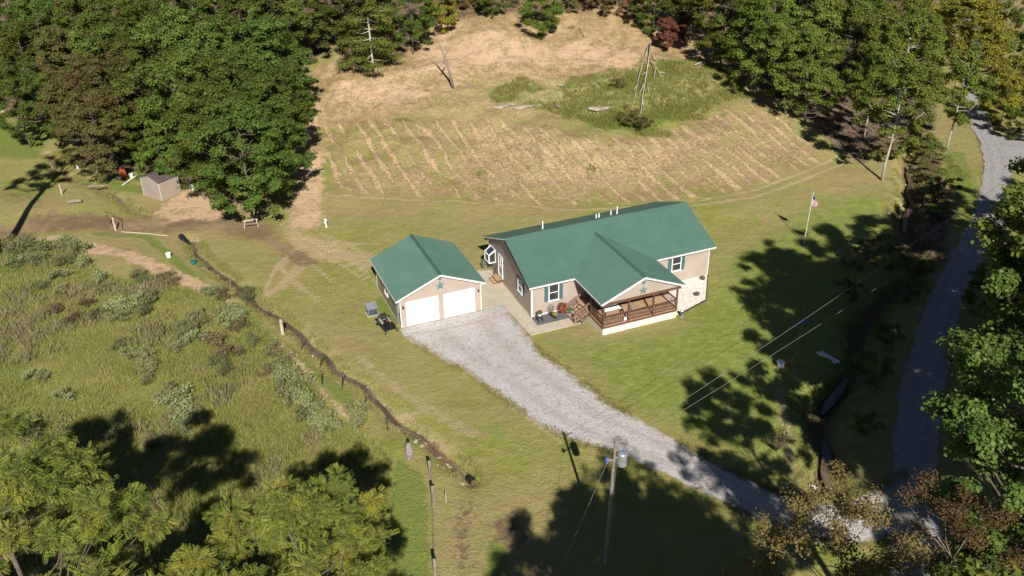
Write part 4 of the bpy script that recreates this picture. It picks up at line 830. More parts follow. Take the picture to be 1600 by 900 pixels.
# flag pole
B = at(1256, 381); o = empty('flag_pole', B, 0, label='tall white flag pole on the lawn right of the house', cat='flag pole')
s = MB(); s.tube([(0, 0, 0), (0.05, 0, 2.7), (.12, 0, 5.3)], [.034, .028, .02], 8); s.build('pole', M_WHITE, o)
s = MB(); s.blob((.12, 0, 5.34), .06, n=1, jit=0); s.build('finial', M_STEEL, o)
fm = [pm('flag_red', (.30, .02, .03), .8), pm('flag_white', (.80, .78, .76), .8), pm('flag_blue', (.03, .04, .16), .8)]
fo = empty('flag', B+np.array([.13, 0, 3.75]), -.15, label='striped flag with blue canton hanging limp from the flag pole', cat='flag')
s = MB()
def fp(u, v): return (.03+.5*u+.03*math.sin(u*9), .10*math.sin(u*14+v*3)*u**.4, 1.25-1.25*v*.85-.55*u*(1-v)-.15*u)
for i in range(12):
    for j in range(13):
        s.cur = 2 if (i < 5 and j < 5) else (0 if j % 2 == 0 else 1)
        q4 = [fp(i/12, j/13), fp((i+1)/12, j/13), fp((i+1)/12, (j+1)/13), fp(i/12, (j+1)/13)]
        s.add(q4, [(0, 1, 2, 3)])
s.build('cloth', fm, fo)
# utility pole
PB = at(945, 880); o = empty('utility_pole', PB, 0, label='wooden utility pole with grey transformer below the gravel driveway', cat='utility pole')
PT = Vector((.25, -.1, 9.2))
s = MB(); s.tube([(0, 0, -.2), PT*.5, PT], [.115, .10, .078], 10); s.build('pole', pm('old_pole_wood', (.26, .22, .18), .85, (.15, .125, .10), 5), o)
tp = PT*.86+Vector((.42, -.05, 0)); s = MB(); s.lathe([(.05, -.5), (.24, -.48), (.26, -.4), (.26, .28), (.22, .36), (.05, .4)], 14, tuple(tp)); s.build('transformer', M_STEEL, o)
s = MB(); s.bar(tuple(PT*.86), tuple(tp), .1, .1); s.bar(tuple(PT*.97+Vector((-.02, 0, 0))), tuple(PT*.97+Vector((.62, .1, .12))), .06, .06); s.bar(tuple(PT*.84+Vector((-.35, 0, 0))), tuple(PT*.84), .07, .07); s.build('bracket', M_GREY, o)
s = MB(); s.lathe([(.03, 0), (.05, .06), (.03, .12), (.05, .18), (.02, .24)], 8, tuple(tp+Vector((.05, 0, .4)))); s.lathe([(.09, -.22), (.1, 0), (.05, .12)], 8, tuple(PT*.84+Vector((-.38, 0, .05)))); s.build('insulator', M_BLUE, o)
def wire(a, b_, sag, label, r=.016):
    a = Vector(tuple(map(float, a))); b_ = Vector(tuple(map(float, b_))); o = empty('power_line', a, 0, label=label, cat='wire', group='overhead wires'); d = b_-a
    s = MB(); s.tube([d*t-Vector((0, 0, sag*4*t*(1-t))) for t in np.linspace(0, 1, 25)], r*.62, 5); s.build('conductor', M_WIRE, o)
top = Vector(PB)+PT
E1 = flat_at(1700, 185, 9.5); E2 = flat_at(1700, 225, 9.5)
wire(top+Vector((.62, .1, 0)), E1, .5, 'upper overhead wire from the pole toward the road'); wire(top+Vector((0, 0, -.9)), E2, .6, 'lower overhead wire from the pole toward the road')
wire(top+Vector((-.1, 0, -.6)), at(845, 960), 0.02, 'thin guy wire slanting down left from the utility pole', .012); wire(top+Vector((.1, -.1, -1.1)), at(943, 935), 0.02, 'thin guy wire close to the utility pole', .01)

# shed
SB = at(253, 314); du = at(283, 300)[:2]-SB[:2]; dv = at(224, 306)[:2]-SB[:2]
a1 = math.atan2(du[1], du[0]); L1, L2 = float(np.linalg.norm(du))*1.0, float(np.linalg.norm(dv))
sh = empty('garden_shed', SB, a1, label='small tan shed with an open door under the trees on the left', cat='shed')
L1, L2, hs, hp = 3.5, 2.9, 2.1, 2.55
s = MB(); s.box(0, 0, 0, .06, L2, hs); s.box(.06, L2-.06, 0, L1-.06, L2, hs); s.box(.06, 0, 0, 2.55, .06, hs); s.box(3.35, 0, 0, L1-.06, .06, hs); s.box(2.55, 0, 1.95, 3.35, .06, hs)
s.box(L1-.06, 0, 0, L1, L2, hs)
s.prism([(0, .0, hs), (0, L2, hs), (0, L2/2, hp)], (.06, 0, 0)); s.prism([(L1-.06, .0, hs), (L1-.06, L2, hs), (L1-.06, L2/2, hp)], (.06, 0, 0)); s.build('wall', M_SHED, sh)
for sg in (0, 1):
    ya, yb = (-.12, L2/2) if sg == 0 else (L2+.12, L2/2); s = MB(); s.prism([(-.1, ya, hs-.03), (L1+.1, ya, hs-.03), (L1+.1, yb, hp+.03), (-.1, yb, hp+.03)], (0, 0, .05)); s.build('roof', M_SHINGLE, sh)
s = MB(); s.box(.06, .06, .02, L1-.06, L2-.06, .08); s.build('floor', M_PALEW, sh)
each('corner_trim', [(-.02, -.02, 0, .05, -.001, hs), (L1-.05, -.02, 0, L1+.02, -.001, hs), (-.02, L2, 0, .05, L2+.02, hs)], M_TRIM, sh)
s = MB(); s.prism([(3.37, -.02, .08), (3.62, -.8, .08), (3.62, -.8, 1.92), (3.37, -.02, 1.92)], (.05, .015, 0)); d = s.build('door', M_TRIM, sh)
s = MB(); s.blob((3.58, -.74, 1.0), .04, n=1, jit=0); s.build('handle', M_STEEL, d)
each('door_frame', [(2.49, -.025, 0, 2.55, -.002, 2.0), (3.35, -.025, 0, 3.41, -.002, 2.0), (2.55, -.025, 1.95, 3.35, -.002, 2.0)], M_TRIM, sh)

def simple(name, px, py, label, cat, fn, rz=0., group=None, z=0):
    p = at(px, py); p[2] += z; o = empty(name, p, rz, label=label, cat=cat, group=group); fn(o); return o
def bucketf(mat, r=.16, h=.34, lid=True):
    def f(o):
        MB().lathe([(r*.8, 0), (r, h*.95), (r*1.06, h*.95), (r*1.06, h)], 12).build('bucket_body', mat, o)
        if lid: MB().lathe([(r*1.1, h), (r*1.1, h+.03), (r*.9, h+.05)], 12).build('lid', mat, o)
    return f
simple('plastic_bucket', 264, 402, 'white bucket on the bare bank left of the creek', 'bucket', bucketf(M_WHITE, .24, .42))
simple('plastic_bin', 303, 413, 'teal green bin beside the creek', 'bin', bucketf(M_TEAL, .25, .35))
simple('plastic_bucket', 122, 263, 'white bucket at the edge of the brown leaf litter', 'bucket', bucketf(M_WHITE, .18, .4))
simple('plastic_bucket', 206, 277, 'white bucket right of the red chair near the shed', 'bucket', bucketf(M_WHITE, .2, .4))
simple('plastic_bucket', 188, 281, 'pale bucket left of the red chair near the shed', 'bucket', bucketf(M_TRIM, .2, .35))
simple('plastic_drum', 1219, 574, 'pale round drum in the shade at the edge of the lawn', 'drum', bucketf(M_STEEL, .3, .5))
simple('clay_pot', 1229, 570, 'orange clay pot beside the pale drum in the shade', 'pot', bucketf(M_TERRA, .2, .35, False))
def chairf(o):
    MB().box(-.3, -.3, .38, .3, .3, .42).build('seat', M_ORANGE, o); MB().prism([(-.3, .28, .42), (.3, .28, .42), (.3, .42, 1.15), (-.3, .42, 1.15)], (0, .03, 0)).build('backrest', M_ORANGE, o)
    for a in (-.27, .27):
        for c_ in (-.27, .27): MB().box(a-.025, c_-.025, 0, a+.025, c_+.025, .38).build('leg', M_ORANGE, o)
simple('lawn_chair', 195, 280, 'red plastic chair on the leaf litter left of the shed', 'chair', chairf, .6)
def horse(o):
    MB().bar((-.7, 0, .72), (.7, 0, .72), .16, .09).build('top_beam', M_PALEW, o)
    for a in (-.6, .6):
        for c_ in (-.28, .28): MB().bar((a*.9, 0, .7), (a*1.1, c_, 0), .07, .07).build('leg', M_PALEW, o)
    MB().box(-.65, -.2, .3, .65, .2, .33).build('shelf', M_OLDW, o)
simple('saw_horse', 393, 354, 'wooden sawhorse standing beside the brown track', 'sawhorse', horse, .25)
def hyd(o):
    MB().lathe([(.12, 0), (.1, .04), (.07, .06), (.07, .62), (.13, .66), (.15, .78), (.08, .88), (.02, .92)], 10).build('pipe', M_WHITE, o); MB().bar((-.22, 0, .5), (0, 0, .5), .06, .06).build('spout', M_WHITE, o)
simple('yard_hydrant', 510, 355, 'white capped standpipe on the grass behind the garage', 'standpipe', hyd)
def postf(h, r, mat, lean=(0, 0), sq=False):
    def f(o):
        if sq: MB().bar((0, 0, -.1), (lean[0], lean[1], h), r*2, r*2).build('post_shaft', mat, o); MB().box(lean[0]-r*1.1, lean[1]-r*1.1, h-.005, lean[0]+r*1.1, lean[1]+r*1.1, h+.03).build('post_cap', M_BLACK, o)
        else: MB().tube([(0, 0, -.1), (lean[0]/2, lean[1]/2, h/2), (lean[0], lean[1], h)], [r, r*.95, r*.9], 8).build('post_shaft', mat, o); MB().tube([(lean[0]*.8, lean[1]*.8, h*.8), (lean[0]*.85, lean[1]*.85, h*.84)], r*1.15, 6).build('wire_tie', M_STEEL, o)
    return f
simple('fence_post', 442, 522, 'stout pale wooden fence post beside the left creek', 'fence post', postf(1.35, .14, M_PALEW))
for i, (px, py, h, lx, m_, lb) in enumerate([(361, 450, .8, 0, M_OLDW, 'short weathered stake between meadow and creek'), (385, 478, 1.2, .25, M_BLACK, 'thin dark leaning stake uphill of the stout post'), (418, 497, .9, .3, M_BLACK, 'thin dark stake just left of the stout wooden post'),
        (470, 547, 1.2, .35, M_BLACK, 'thin dark leaning stake right after the stout post'), (500, 574, 1.2, .35, M_BLACK, 'thin dark leaning stake at the middle of the creek fence'), (503.5, 601, 1.3, .05, M_BLACK, 'upright dark stake on the green verge left of the pool'),
        (534, 608, 1.5, .25, M_BLACK, 'tall dark stake left of the creek pool'), (571, 641, 1.2, .1, M_BLACK, 'dark stake directly below the creek pool'), (606, 672, 1.1, 0, M_BLACK, 'dark upright stake above the grey wrapped post')]):
    simple('fence_stake', px, py, lb, 'fence post', postf(h, .035, m_, (lx, .05)), group='stakes of the creek fence')
simple('fence_post', 674, 750, 'square timber fence post nearest the culvert, first of three', 'fence post', postf(1.7, .085, M_OLDW, (-.05, 0), True), group='timber posts of the lower fence')
simple('fence_post', 678, 790, 'square timber fence post in the middle of three below the culvert', 'fence post', postf(1.7, .085, M_OLDW, (0, 0), True), group='timber posts of the lower fence')
simple('fence_post', 681, 905, 'square timber fence post cut by the bottom of the picture', 'fence post', postf(1.7, .085, M_OLDW, (0, 0), True), group='timber posts of the lower fence')
simple('fence_post', 97, 304, 'pale wooden post standing in the grass at far left', 'fence post', postf(1.2, .09, M_PALEW))
simple('fence_post', 85, 268, 'thin leaning post at the ditch in the far left corner', 'fence post', postf(1.3, .05, M_OLDW, (-.3, .2)))
simple('marker_stake', 697, 785, 'short pale stake in the grass right of the timber posts', 'stake', postf(.8, .03, M_PALEW))
def wires(pts, hs_, label):
    Q = [at(*p) for p in pts]; o = empty('fence_wire', Q[0], 0, label=label, cat='fence wire')
    for hh in hs_:
        s = MB(); s.tube([tuple(q_-Q[0]+np.array([0, 0, hh])) for q_ in Q], .008, 4); s.build('strand', M_OLDW, o)
wires([(674, 750), (678, 790), (681, 905)], (.5, 1., 1.4), 'wire strands between the three timber posts')
wires([(361, 450), (385, 478), (418, 497), (442, 522), (470, 547), (503, 600), (534, 608), (571, 641), (606, 672), (640, 712)], (.4, .8), 'sagging wire strands of the fence along the creek')
def bale(o):
    MB().tube([(0, 0, 0), (.02, 0, .5), (0, 0, 1.1), (0, 0, 1.35)], [.2, .3, .22, .1], 9).build('wrapped_trunk', pm('grey_burlap', (.30, .26, .24), .95, (.18, .15, .14), 5, bump=.6), o)
    MB().tube([(0, 0, 1.3), (0, 0, 1.55)], [.08, .1], 8).build('post_top', M_BLACK, o)
simple('wrapped_post', 640, 716, 'dark post wrapped in grey brushwood at the shadow edge', 'post', bale)
# gate between the ditch and the path
gp = at(181, 360); o = empty('field_gate', gp, .2, label='leaning dark metal gate hung on a pale wooden post by the ditch', cat='gate')
MB().tube([(0, 0, -.1), (-.02, 0, 1.45)], [.1, .09], 8).build('gate_post', M_PALEW, o)
pa, pb = at(170, 340)-gp, at(193, 350)-gp
s = MB(); s.tube([(-.75, 1.6, 0), (-.95, 1.7, 1.5)], .05, 6); s.tube([(-.95, 1.7, 1.4), (.15, .8, 1.35)], .05, 6); s.tube([(.15, .8, 1.35), (.6, .1, .1)], .035, 6); s.tube([(-.75, 1.6, .1), (.05, .2, .1)], .035, 6); s.tube([(-.85, 1.65, .7), (.05, .5, .7)], .03, 6); s.build('gate_frame', M_WOOD, o)
def logf(a, b_, r, mat):
    def f(o): MB().tube([a, tuple((np.array(a)+np.array(b_))/2+[0, .03, .02]), b_], [r, r*.95, r*.85], 9).build('timber', mat, o)
    return f
simple('cut_log', 107, 318, 'short grey cut log on the grass at far left', 'log', logf((0, 0, .18), (1.3, .3, .18), .2, M_OLDW))
simple('wooden_pole', 190, 363, 'long pale pole lying on the grass beside the path', 'pole', logf((0, 0, .06), (5.0, -1.1, .06), .05, M_PALEW))
simple('white_pipe', 191, 291, 'white pipe on the grass leading to the shed corner', 'pipe', logf((0, 0, .08), tuple(at(217, 279)-at(191, 291)+[0, 0, .5]), .05, M_WHITE))
simple('wooden_plank', 140, 298, 'weathered plank crossing the ditch left of the shed', 'plank', logf((0, 0, .5), (1.8, .1, .5), .1, M_OLDW))
def culv(o, tilt=.3):
    s = MB(); prof = []; L = 1.6; n = 16
    for i in range(15):
        y = -L*i/14; r = .36+.018*(i % 2)
        for k in range(n): t = 2*math.pi*k/n; s.v.append((r*math.cos(t), y, r*math.sin(t)))
    for i in range(14):
        for k in range(n): s.f.append((i*n+k, i*n+(k+1) % n, (i+1)*n+(k+1) % n, (i+1)*n+k)); s.mi.append(0)
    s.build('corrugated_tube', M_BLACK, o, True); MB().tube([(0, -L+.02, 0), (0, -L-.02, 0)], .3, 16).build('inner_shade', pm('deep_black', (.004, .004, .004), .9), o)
oc = simple('culvert_pipe', 283, 372, 'black corrugated culvert pipe where the path crosses the creek', 'culvert', culv, .75, z=.25); oc.rotation_euler = (.35, 0, .75); oc.scale = (.75, .9, .75)
oc = simple('culvert_pipe', 741, 758, 'black ringed culvert pipe at the lower end of the creek', 'culvert', culv, 2.4, z=.25); oc.rotation_euler = (.1, 0, 3.14+.75); oc.scale = (.75, .35, .75)
def pip2(a, b_, n=1):
    A_, B_ = at(*a), at(*b_)
    def f(o):
        for k in range(n): MB().tube([(k*.3, k*.1, .15), tuple(B_-A_+[k*.3, k*.1, .15])], .1, 10).build('pipe_length', M_WHITE, o)
    return f
simple('drain_pipes', 1276, 553, 'pair of white drain pipes lying in deep shade by the right creek', 'pipes', pip2((1276, 553), (1306, 570), 2))
simple('drain_pipe', 1266, 761, 'single white pipe end at the driveway culvert', 'pipe', pip2((1266, 761), (1281, 769)))
def feeder(o): MB().tube([(0, 0, 0), (.1, 0, 2.2)], .05, 8).build('post_shaft', M_OLDW, o); MB().box(-.25, -.22, 2.2, .55, .22, 2.26).build('tray', M_BLUE, o); MB().tube([(.1, 0, 1.5), (.4, 0, 2.2)], .03, 6).build('brace', M_OLDW, o)
simple('bird_table', 1246, 540, 'thin post with a small blue tray in the shade right of the lawn', 'bird table', feeder)

# ------------------------------------------------------------------ trees
def unit(v): return v/np.linalg.norm(v, axis=-1, keepdims=True)
def tree_meshes(seed, Ht, Rc, zc0, nclump, nleaf, leaf, kind='broad', bark=M_BARK, cl=.27, tr=.22, fork=1, sparse=0.):
    r = np.random.default_rng(seed); Zc = (Ht+zc0)/2; Rz = (Ht-zc0)/2
    C_ = []
    while len(C_) < nclump:
        d = unit(r.normal(0, 1, 3)); k = r.uniform(.35, 1)**.45
        if kind == 'layer':
            z = r.uniform(zc0, Ht-.4); k2 = (1-(z-zc0)/(Ht-zc0))**.7*.9+.12; an = r.uniform(0, 6.28); rad = Rc*k2*r.uniform(.3, 1)
            c_ = np.array([rad*math.cos(an), rad*math.sin(an), z])
        else:
            lob = 1+.22*math.sin(3*math.atan2(d[1], d[0])+seed)+.12*math.sin(5*d[2]+seed*2)
            c_ = np.array([d[0]*Rc*k*lob, d[1]*Rc*k*lob, Zc+d[2]*Rz*k*(1+.1*lob)])
            if d[2] < -.5 and r.uniform() < .5: continue
        C_.append(c_)
    C_ = np.array(C_); cr = Rc*cl*r.uniform(.7, 1.3, len(C_))
    if kind == 'layer': cr = Rc*.34*r.uniform(.7, 1.2, len(C_))
    per = np.maximum(8, (nleaf*cr**2/np.sum(cr**2)).astype(int))
    idx = np.repeat(np.arange(len(C_)), per); n = len(idx)
    d = unit(r.normal(0, 1, (n, 3))); d[:, 2] = np.where(d[:, 2] < -.3, -d[:, 2]*.7, d[:, 2])
    sq = np.array([1, 1, .22 if kind == 'layer' else .62])
    P = C_[idx]+d*(r.uniform(.15, 1, n)**.5)[:, None]*cr[idx][:, None]*sq
    # sub-clumps: pull leaves toward random twig tips so that clumps break up
    nt_ = len(C_)*9; T = C_[np.repeat(np.arange(len(C_)), 9)]+unit(r.normal(0, 1, (nt_, 3)))*np.repeat(cr, 9)[:, None]*sq*r.uniform(.5, 1.1, (nt_, 1))
    ti = idx*9+r.integers(0, 9, n); P = P*.42+T[ti]*.58+r.normal(0, .10*cr.mean(), (n, 3))
    nr = unit(P-C_[idx])*.6+np.array([0, 0, .75])+r.normal(0, .42, (n, 3))
    # skeleton
    s = MB(); lean = r.normal(0, .35, 2); stems = []
    for f_ in range(fork):
        off = r.normal(0, .55 if fork > 1 else 0, 2); tp = np.array([lean[0]+off[0]*2, lean[1]+off[1]*2, Zc+Rz*.55])
        pts = [np.array([0, 0, -.3]), np.array([off[0]*.4, off[1]*.4, zc0*.5]), tp*np.array([.6, .6, 0])+np.array([0, 0, zc0+.3]), tp]
        s.tube(pts, [tr, tr*.8, tr*.6, tr*.16], 8); stems.append(pts)
    for i, c_ in enumerate(C_):
        if kind != 'layer' and i % 2 and nclump > 50: continue
        pts = stems[i % fork]; zz = c_[2]-(.2 if kind == 'layer' else max(.8, .55*math.hypot(c_[0], c_[1]))); zz = min(max(zz, zc0*.75), pts[3][2])
        k = (zz-pts[2][2])/(pts[3][2]-pts[2][2]); a = pts[2]+(pts[3]-pts[2])*max(k, 0) if k > 0 else pts[1]+(pts[2]-pts[1])*np.clip((zz-pts[1][2])/(pts[2][2]-pts[1][2]), 0, 1)
        mid = (a+c_)/2+np.array([0, 0, -.12*np.linalg.norm(c_-a)])+r.normal(0, .12, 3)
        s.tube([a, mid, c_, c_+unit(c_-a)*cr[i]*.5], [tr*.26, tr*.15, tr*.07, .01], 5, False)
        if leaf < .2:
            for t in T[i*9:i*9+9:2]: s.tube([mid*.3+c_*.7, t], [tr*.07, .008], 3, False)
    tm = s.mesh('trunk', bark, True)
    if kind == 'pinnate':
        n = len(P); L = leaf*r.uniform(.75, 1.2, n); dirn = unit(unit(P-C_[idx])*np.array([.3, .3, .1])+r.normal(0, .6, (n, 3))*np.array([1, 1, .6])); up = unit(np.array([0, -.1, 1.])+r.normal(0, .6, (n, 3)))
        sd = unit(np.cross(dirn, up)); up = np.cross(sd, dirn)
        Vs = []
        for k in range(5):
            for sg in (-1, 1):
                t = .2+.8*k/4.5; root = P+dirn*(L*t)[:, None]-up*(L*.28*t*t)[:, None]
                ll = (L*(.36-.06*abs(k-2)/2))[:, None]; ldir = unit(sd*sg+dirn*.45-up*.25); wv = dirn*.22*ll
                tipv = root+ldir*ll; Vs.append(np.stack([root, root+ldir*ll*.45-wv, tipv, root+ldir*ll*.45+wv], 1))
        V = np.stack(Vs, 1).reshape(-1, 3); F_ = np.arange(len(V)).reshape(-1, 4)
    else: V, F_ = quads(P, nr, leaf*r.uniform(.65, 1.35, n), r, .72)
    return tm, npmesh('crown', V, F_, L_OAK)
TM = {}
for k in range(4): TM['broad%d' % k] = tree_meshes(20+k, 13.5, 4.7, 1.4, 78+6*k, 21000, .25, cl=.24)
for k in range(2): TM['small%d' % k] = tree_meshes(40+k, 7, 3.1, .4, 52, 11000, .22, cl=.3, tr=.10)
TM['syc'] = tree_meshes(51, 14, 4.4, 4.2, 66, 14000, .25, bark=M_PBARK, cl=.24, tr=.19)
TM['syc2'] = tree_meshes(52, 13, 3.6, 3.6, 54, 12000, .25, bark=M_PBARK, cl=.26, tr=.15)
TM['layer'] = tree_meshes(55, 17, 4.8, 1.2, 120, 24000, .22, 'layer', M_PBARK, tr=.24)
TM['wal'] = tree_meshes(61, 20.5, 5.0, 9, 96, 18000, .38, 'pinnate', cl=.175, tr=.26)
TM['wal2'] = tree_meshes(62, 18, 4.7, 7, 104, 19000, .37, 'pinnate', cl=.185, tr=.2)
TM['maple'] = tree_meshes(63, 21, 5.2, 8, 150, 56000, .19, cl=.18, tr=.3)
TM['maple2'] = tree_meshes(66, 23.5, 4.3, 11, 120, 36000, .19, cl=.2, tr=.3)
TM['tall'] = tree_meshes(67, 25, 3.6, 15, 26, 7000, .25, tr=.48)
TM['rust'] = tree_meshes(64, 19, 3.5, 6, 120, 25000, .10, cl=.19, tr=.085, bark=M_OLDW)
TM['shrub0'] = tree_meshes(71, 2.6, 1.5, .2, 16, 2200, .16, cl=.36, tr=.05)
TM['shrub1'] = tree_meshes(72, 1.9, 1.3, .1, 12, 1500, .14, cl=.36, tr=.04)
def plant(key, base, sc_, mat, label, name='tree', cat='tree', group=None, rz=None, sz=1.):
    tm, cm = TM[key]; o = empty(name, base, random.uniform(0, 6.28) if rz is None else rz, label=label, cat=cat, group=group); o.scale = (sc_, sc_, sc_*sz)
    link('trunk', tm, o); c_ = link('crown', cm, o); c_.material_slots[0].link = 'OBJECT'; c_.material_slots[0].material = mat
    return o
KH = dict(broad0=8.6, broad1=8.6, broad2=8.6, broad3=8.6, small0=4, small1=4, syc=9.5, syc2=8.6, layer=8)
def crown_at(key, px, py, sc_, mat, label, **kw):
    return plant(key, at(px, py, KH[key]*sc_*kw.get('sz', 1.)), sc_, mat, label, **kw)
G1 = 'trees of the left woods'
LW = [(15, 30, 1, L_WOOD, 'mid green tree in the top left corner'), (70, 20, 1.05, L_OLIVE, 'brownish tree second from the top left corner'), (125, 45, 1., L_WOOD, 'green tree in the back row of the left woods, third from the edge'),
 (185, 15, 1.05, L_DARK, 'dark tree in the back row of the left woods near the top edge'), (250, 8, 1.1, L_WOOD, 'green tree cut by the top edge above the left woods'), (310, 22, 1.05, L_WOOD, 'broad green tree at the top middle of the left woods'),
 (370, 15, 1., L_DARK, 'dark tree at the top right of the left woods'), (425, 25, 1.0, L_WOOD, 'green tree at the back right corner of the left woods'), (475, 10, .85, L_WOOD, 'tree beside the shaded clearing at the back of the left woods'),
 (525, 5, .8, L_WOOD, 'tree behind the shaded clearing near the top edge'), (40, 95, .95, L_WOOD, 'green tree on the left edge of the woods, middle row'), (100, 100, .9, L_OLIVE, 'reddish brown leaved tree in the middle of the left woods'),
 (165, 95, .95, L_WOOD, 'tree left of the dark hollow in the left woods'), (285, 95, 1.1, L_WOOD, 'largest bright crown right of the dark hollow in the left woods'), (345, 85, 1., L_WOOD, 'tall green crown on the upper right of the left woods'),
 (405, 90, 1., L_DARK, 'dark crown on the right edge of the left woods, upper'), (25, 150, .75, L_DARK, 'low dark tree above the left pasture'), (75, 158, .65, L_WOOD, 'small tree at the pasture corner of the woods'),
 (170, 150, .95, L_OLIVE, 'brown tinged tree above the leaf littered bank'), (145, 200, .75, L_OLIVE, 'olive brown tree at the front of the left woods beside the pasture'), (235, 150, .95, L_WOOD, 'green tree in the centre of the left woods'),
 (300, 160, 1.05, L_WOOD, 'rounded green tree in the front centre of the left woods'), (365, 160, 1.05, L_DARK, 'dark green tree in the front right of the left woods'), (425, 165, .9, L_DARK, 'dark tree standing over the bare bank on the right edge of the woods'),
 (240, 200, .62, L_BRIGHT, 'bright green tree behind the small shed'), (330, 218, .8, L_DARK, 'dark tree overhanging the right side of the shed'), (375, 232, .95, L_DARK, 'foremost dark tree at the lower right tip of the left woods'), (425, 225, .75, L_DARK, 'small dark tree at the lower right edge by the bare bank'), (190, 200, .55, L_BRIGHT, 'bright bushy tree left of the shed')]
for i, (px, py, s_, m_, lb) in enumerate(LW): crown_at('broad%d' % (i % 4), px, py, s_, m_, lb, group=G1)
for i, (px, py, s_, m_, lb) in enumerate([(215, 60, 1.1, L_DARK, 'dark filler crown behind the dark hollow of the left woods'), (60, 60, 1., L_DARK, 'dark crown between the two back rows at the far left'), (320, 115, 1., L_DARK, 'dark crown between the tallest crowns of the left woods'), (385, 55, 1., L_WOOD, 'green crown in the second row near the shaded clearing'), (285, 178, .8, L_WOOD, 'rounded crown directly above the small shed'), (335, 200, .9, L_WOOD, 'green crown in the lower middle right of the left woods'), (120, 150, .8, L_OLIVE, 'olive crown above the open brown leaf litter'), (400, 200, .9, L_DARK, 'dark crown above the right end of the bare dirt'), (445, 110, .8, L_DARK, 'dark crown overlooking the shaded clearing'), (200, 110, .9, L_WOOD, 'mid green crown just left of the hollow')]):
    crown_at('broad%d' % ((i+2) % 4), px, py, s_, m_, lb, group=G1)
G2 = 'trees of the right woods'
RW = [(1085, -15, .8, L_OAK, 'tree at the left end of the right woods along the top edge'), (1135, 10, .95, L_OAK, 'green tree at the upper left corner of the right woods'), (1185, 40, .95, L_BRIGHT, 'bright tree on the left slope edge of the right woods'), (1240, 85, .85, L_OAK, 'tree low on the left slope edge of the right woods'),
 (1215, -5, 1., L_DARK, 'dark tree behind the slope edge of the right woods'), (1275, 25, 1.05, L_OAK, 'green tree in the upper middle of the right woods'), (1270, 110, .75, L_OAK, 'lowest tree on the left edge of the right woods over the deep shadow'), (1330, 5, 1.05, L_DARK, 'dark crown near the top edge in the right woods'),
 (1335, 60, .95, L_OAK, 'green crown behind the forked white trunks'), (1390, 20, 1.1, L_OAK, 'olive green crown in the back of the right woods'), (1450, 15, 1.05, L_YEL, 'yellowish crown at the top of the right woods'), (1500, -5, 1., L_OAK, 'crown above the road at the top edge'), (1425, 70, .9, L_OAK, 'green crown just left of the gravel road'), (1560, 5, 1., L_DARK, 'dark tree in the top right corner behind the road')]
for i, (px, py, s_, m_, lb) in enumerate(RW): crown_at('broad%d' % ((i+1) % 4), px, py, s_, m_, lb, group=G2)
def base_at(key, px, py, s_, m_, lb, **kw): return plant(key, at(px, py), s_, m_, lb, **kw)
base_at('syc', 1378, 282, .98, L_OAK, 'tree with a leaning white trunk at the lawn edge of the right woods', group=G2, rz=2.2)
base_at('syc2', 1350, 216, .85, L_BRIGHT, 'slim pale trunked tree left of the leaning white trunk', group=G2)
base_at('syc', 1402, 190, .95, L_OAK, 'twin stemmed white trunked tree in the middle of the right woods', group=G2, rz=.4)
base_at('syc2', 1478, 238, .95, L_OAK, 'small white trunked tree beside the strip of lawn and road', group=G2)
base_at('syc2', 1502, 172, .95, L_YEL, 'yellow green tree leaning over the gravel road', group=G2)
base_at('syc', 1490, 150, 1., L_YEL, 'tall yellow olive tree shading the far bend of the road', group=G2)
for i, (px, py, s_, m_, lb) in enumerate([(1562, 175, .85, L_YEL, 'yellow green bank thicket right of the road bend'), (1575, 140, .8, L_YEL, 'golden thicket right of the road below the corner tree'), (1545, 95, .8, L_YEL, 'yellow tree right of the far road'), (1592, 200, .6, L_BRIGHT, 'green bush above the side road'), (1600, 100, .9, L_OAK, 'dark thicket on the right picture edge'), (1620, 165, .8, L_DARK, 'dark bush cut by the right picture edge')]):
    base_at('small%d' % (i % 2), px, py+20, s_*1.1, m_, lb, group='thickets right of the road', name='bush', cat='bush')
crown_at('small1', 250, 252, .8, L_BRIGHT, 'small bright tree overhanging the dark shed roof', group=G1)
# top edge
base_at('layer', 588, 116, .95, L_OAK, 'tall airy tree with a white trunk and layered branches at the top of the slope')
crown_at('broad2', 640, 8, .75, L_DARK, 'dark tree behind the tall airy white trunked tree'); crown_at('broad1', 570, -18, .8, L_DARK, 'dark tree cut by the top edge behind the white trunk')
base_at('small0', 690, 52, .85, L_GOLD, 'small golden yellow sapling at the top of the slope', name='sapling', cat='sapling')
base_at('small1', 768, 26, .62, L_BRIGHT, 'bright green bush on the left along the top edge', name='bush', cat='bush'); base_at('small0', 845, 60, .95, L_BRIGHT, 'round bright green bush tree at the top centre', name='bush', cat='bush')
base_at('small1', 1018, 52, 1.0, L_DARK, 'dark green bush tree above the fallen tree', name='bush', cat='bush')
base_at('small0', 1042, 80, .62, L_DEAD, 'reddish brown dead crown above the fallen white branches', name='dead_bush', cat='dead tree')
base_at('small1', 1060, 60, .5, L_DEAD, 'second smaller patch of reddish dead branches', name='dead_bush', cat='dead tree')
for i, (px, py, s_) in enumerate([(700, -55, .9), (770, -60, .9), (850, -50, 1.), (930, -50, 1.), (1010, -45, 1.), (620, -50, 1.)]):
    crown_at('broad%d' % (i % 4), px, py-45, s_, L_OAK, 'woodland tree just beyond the top of the picture', group='trees beyond the top edge')
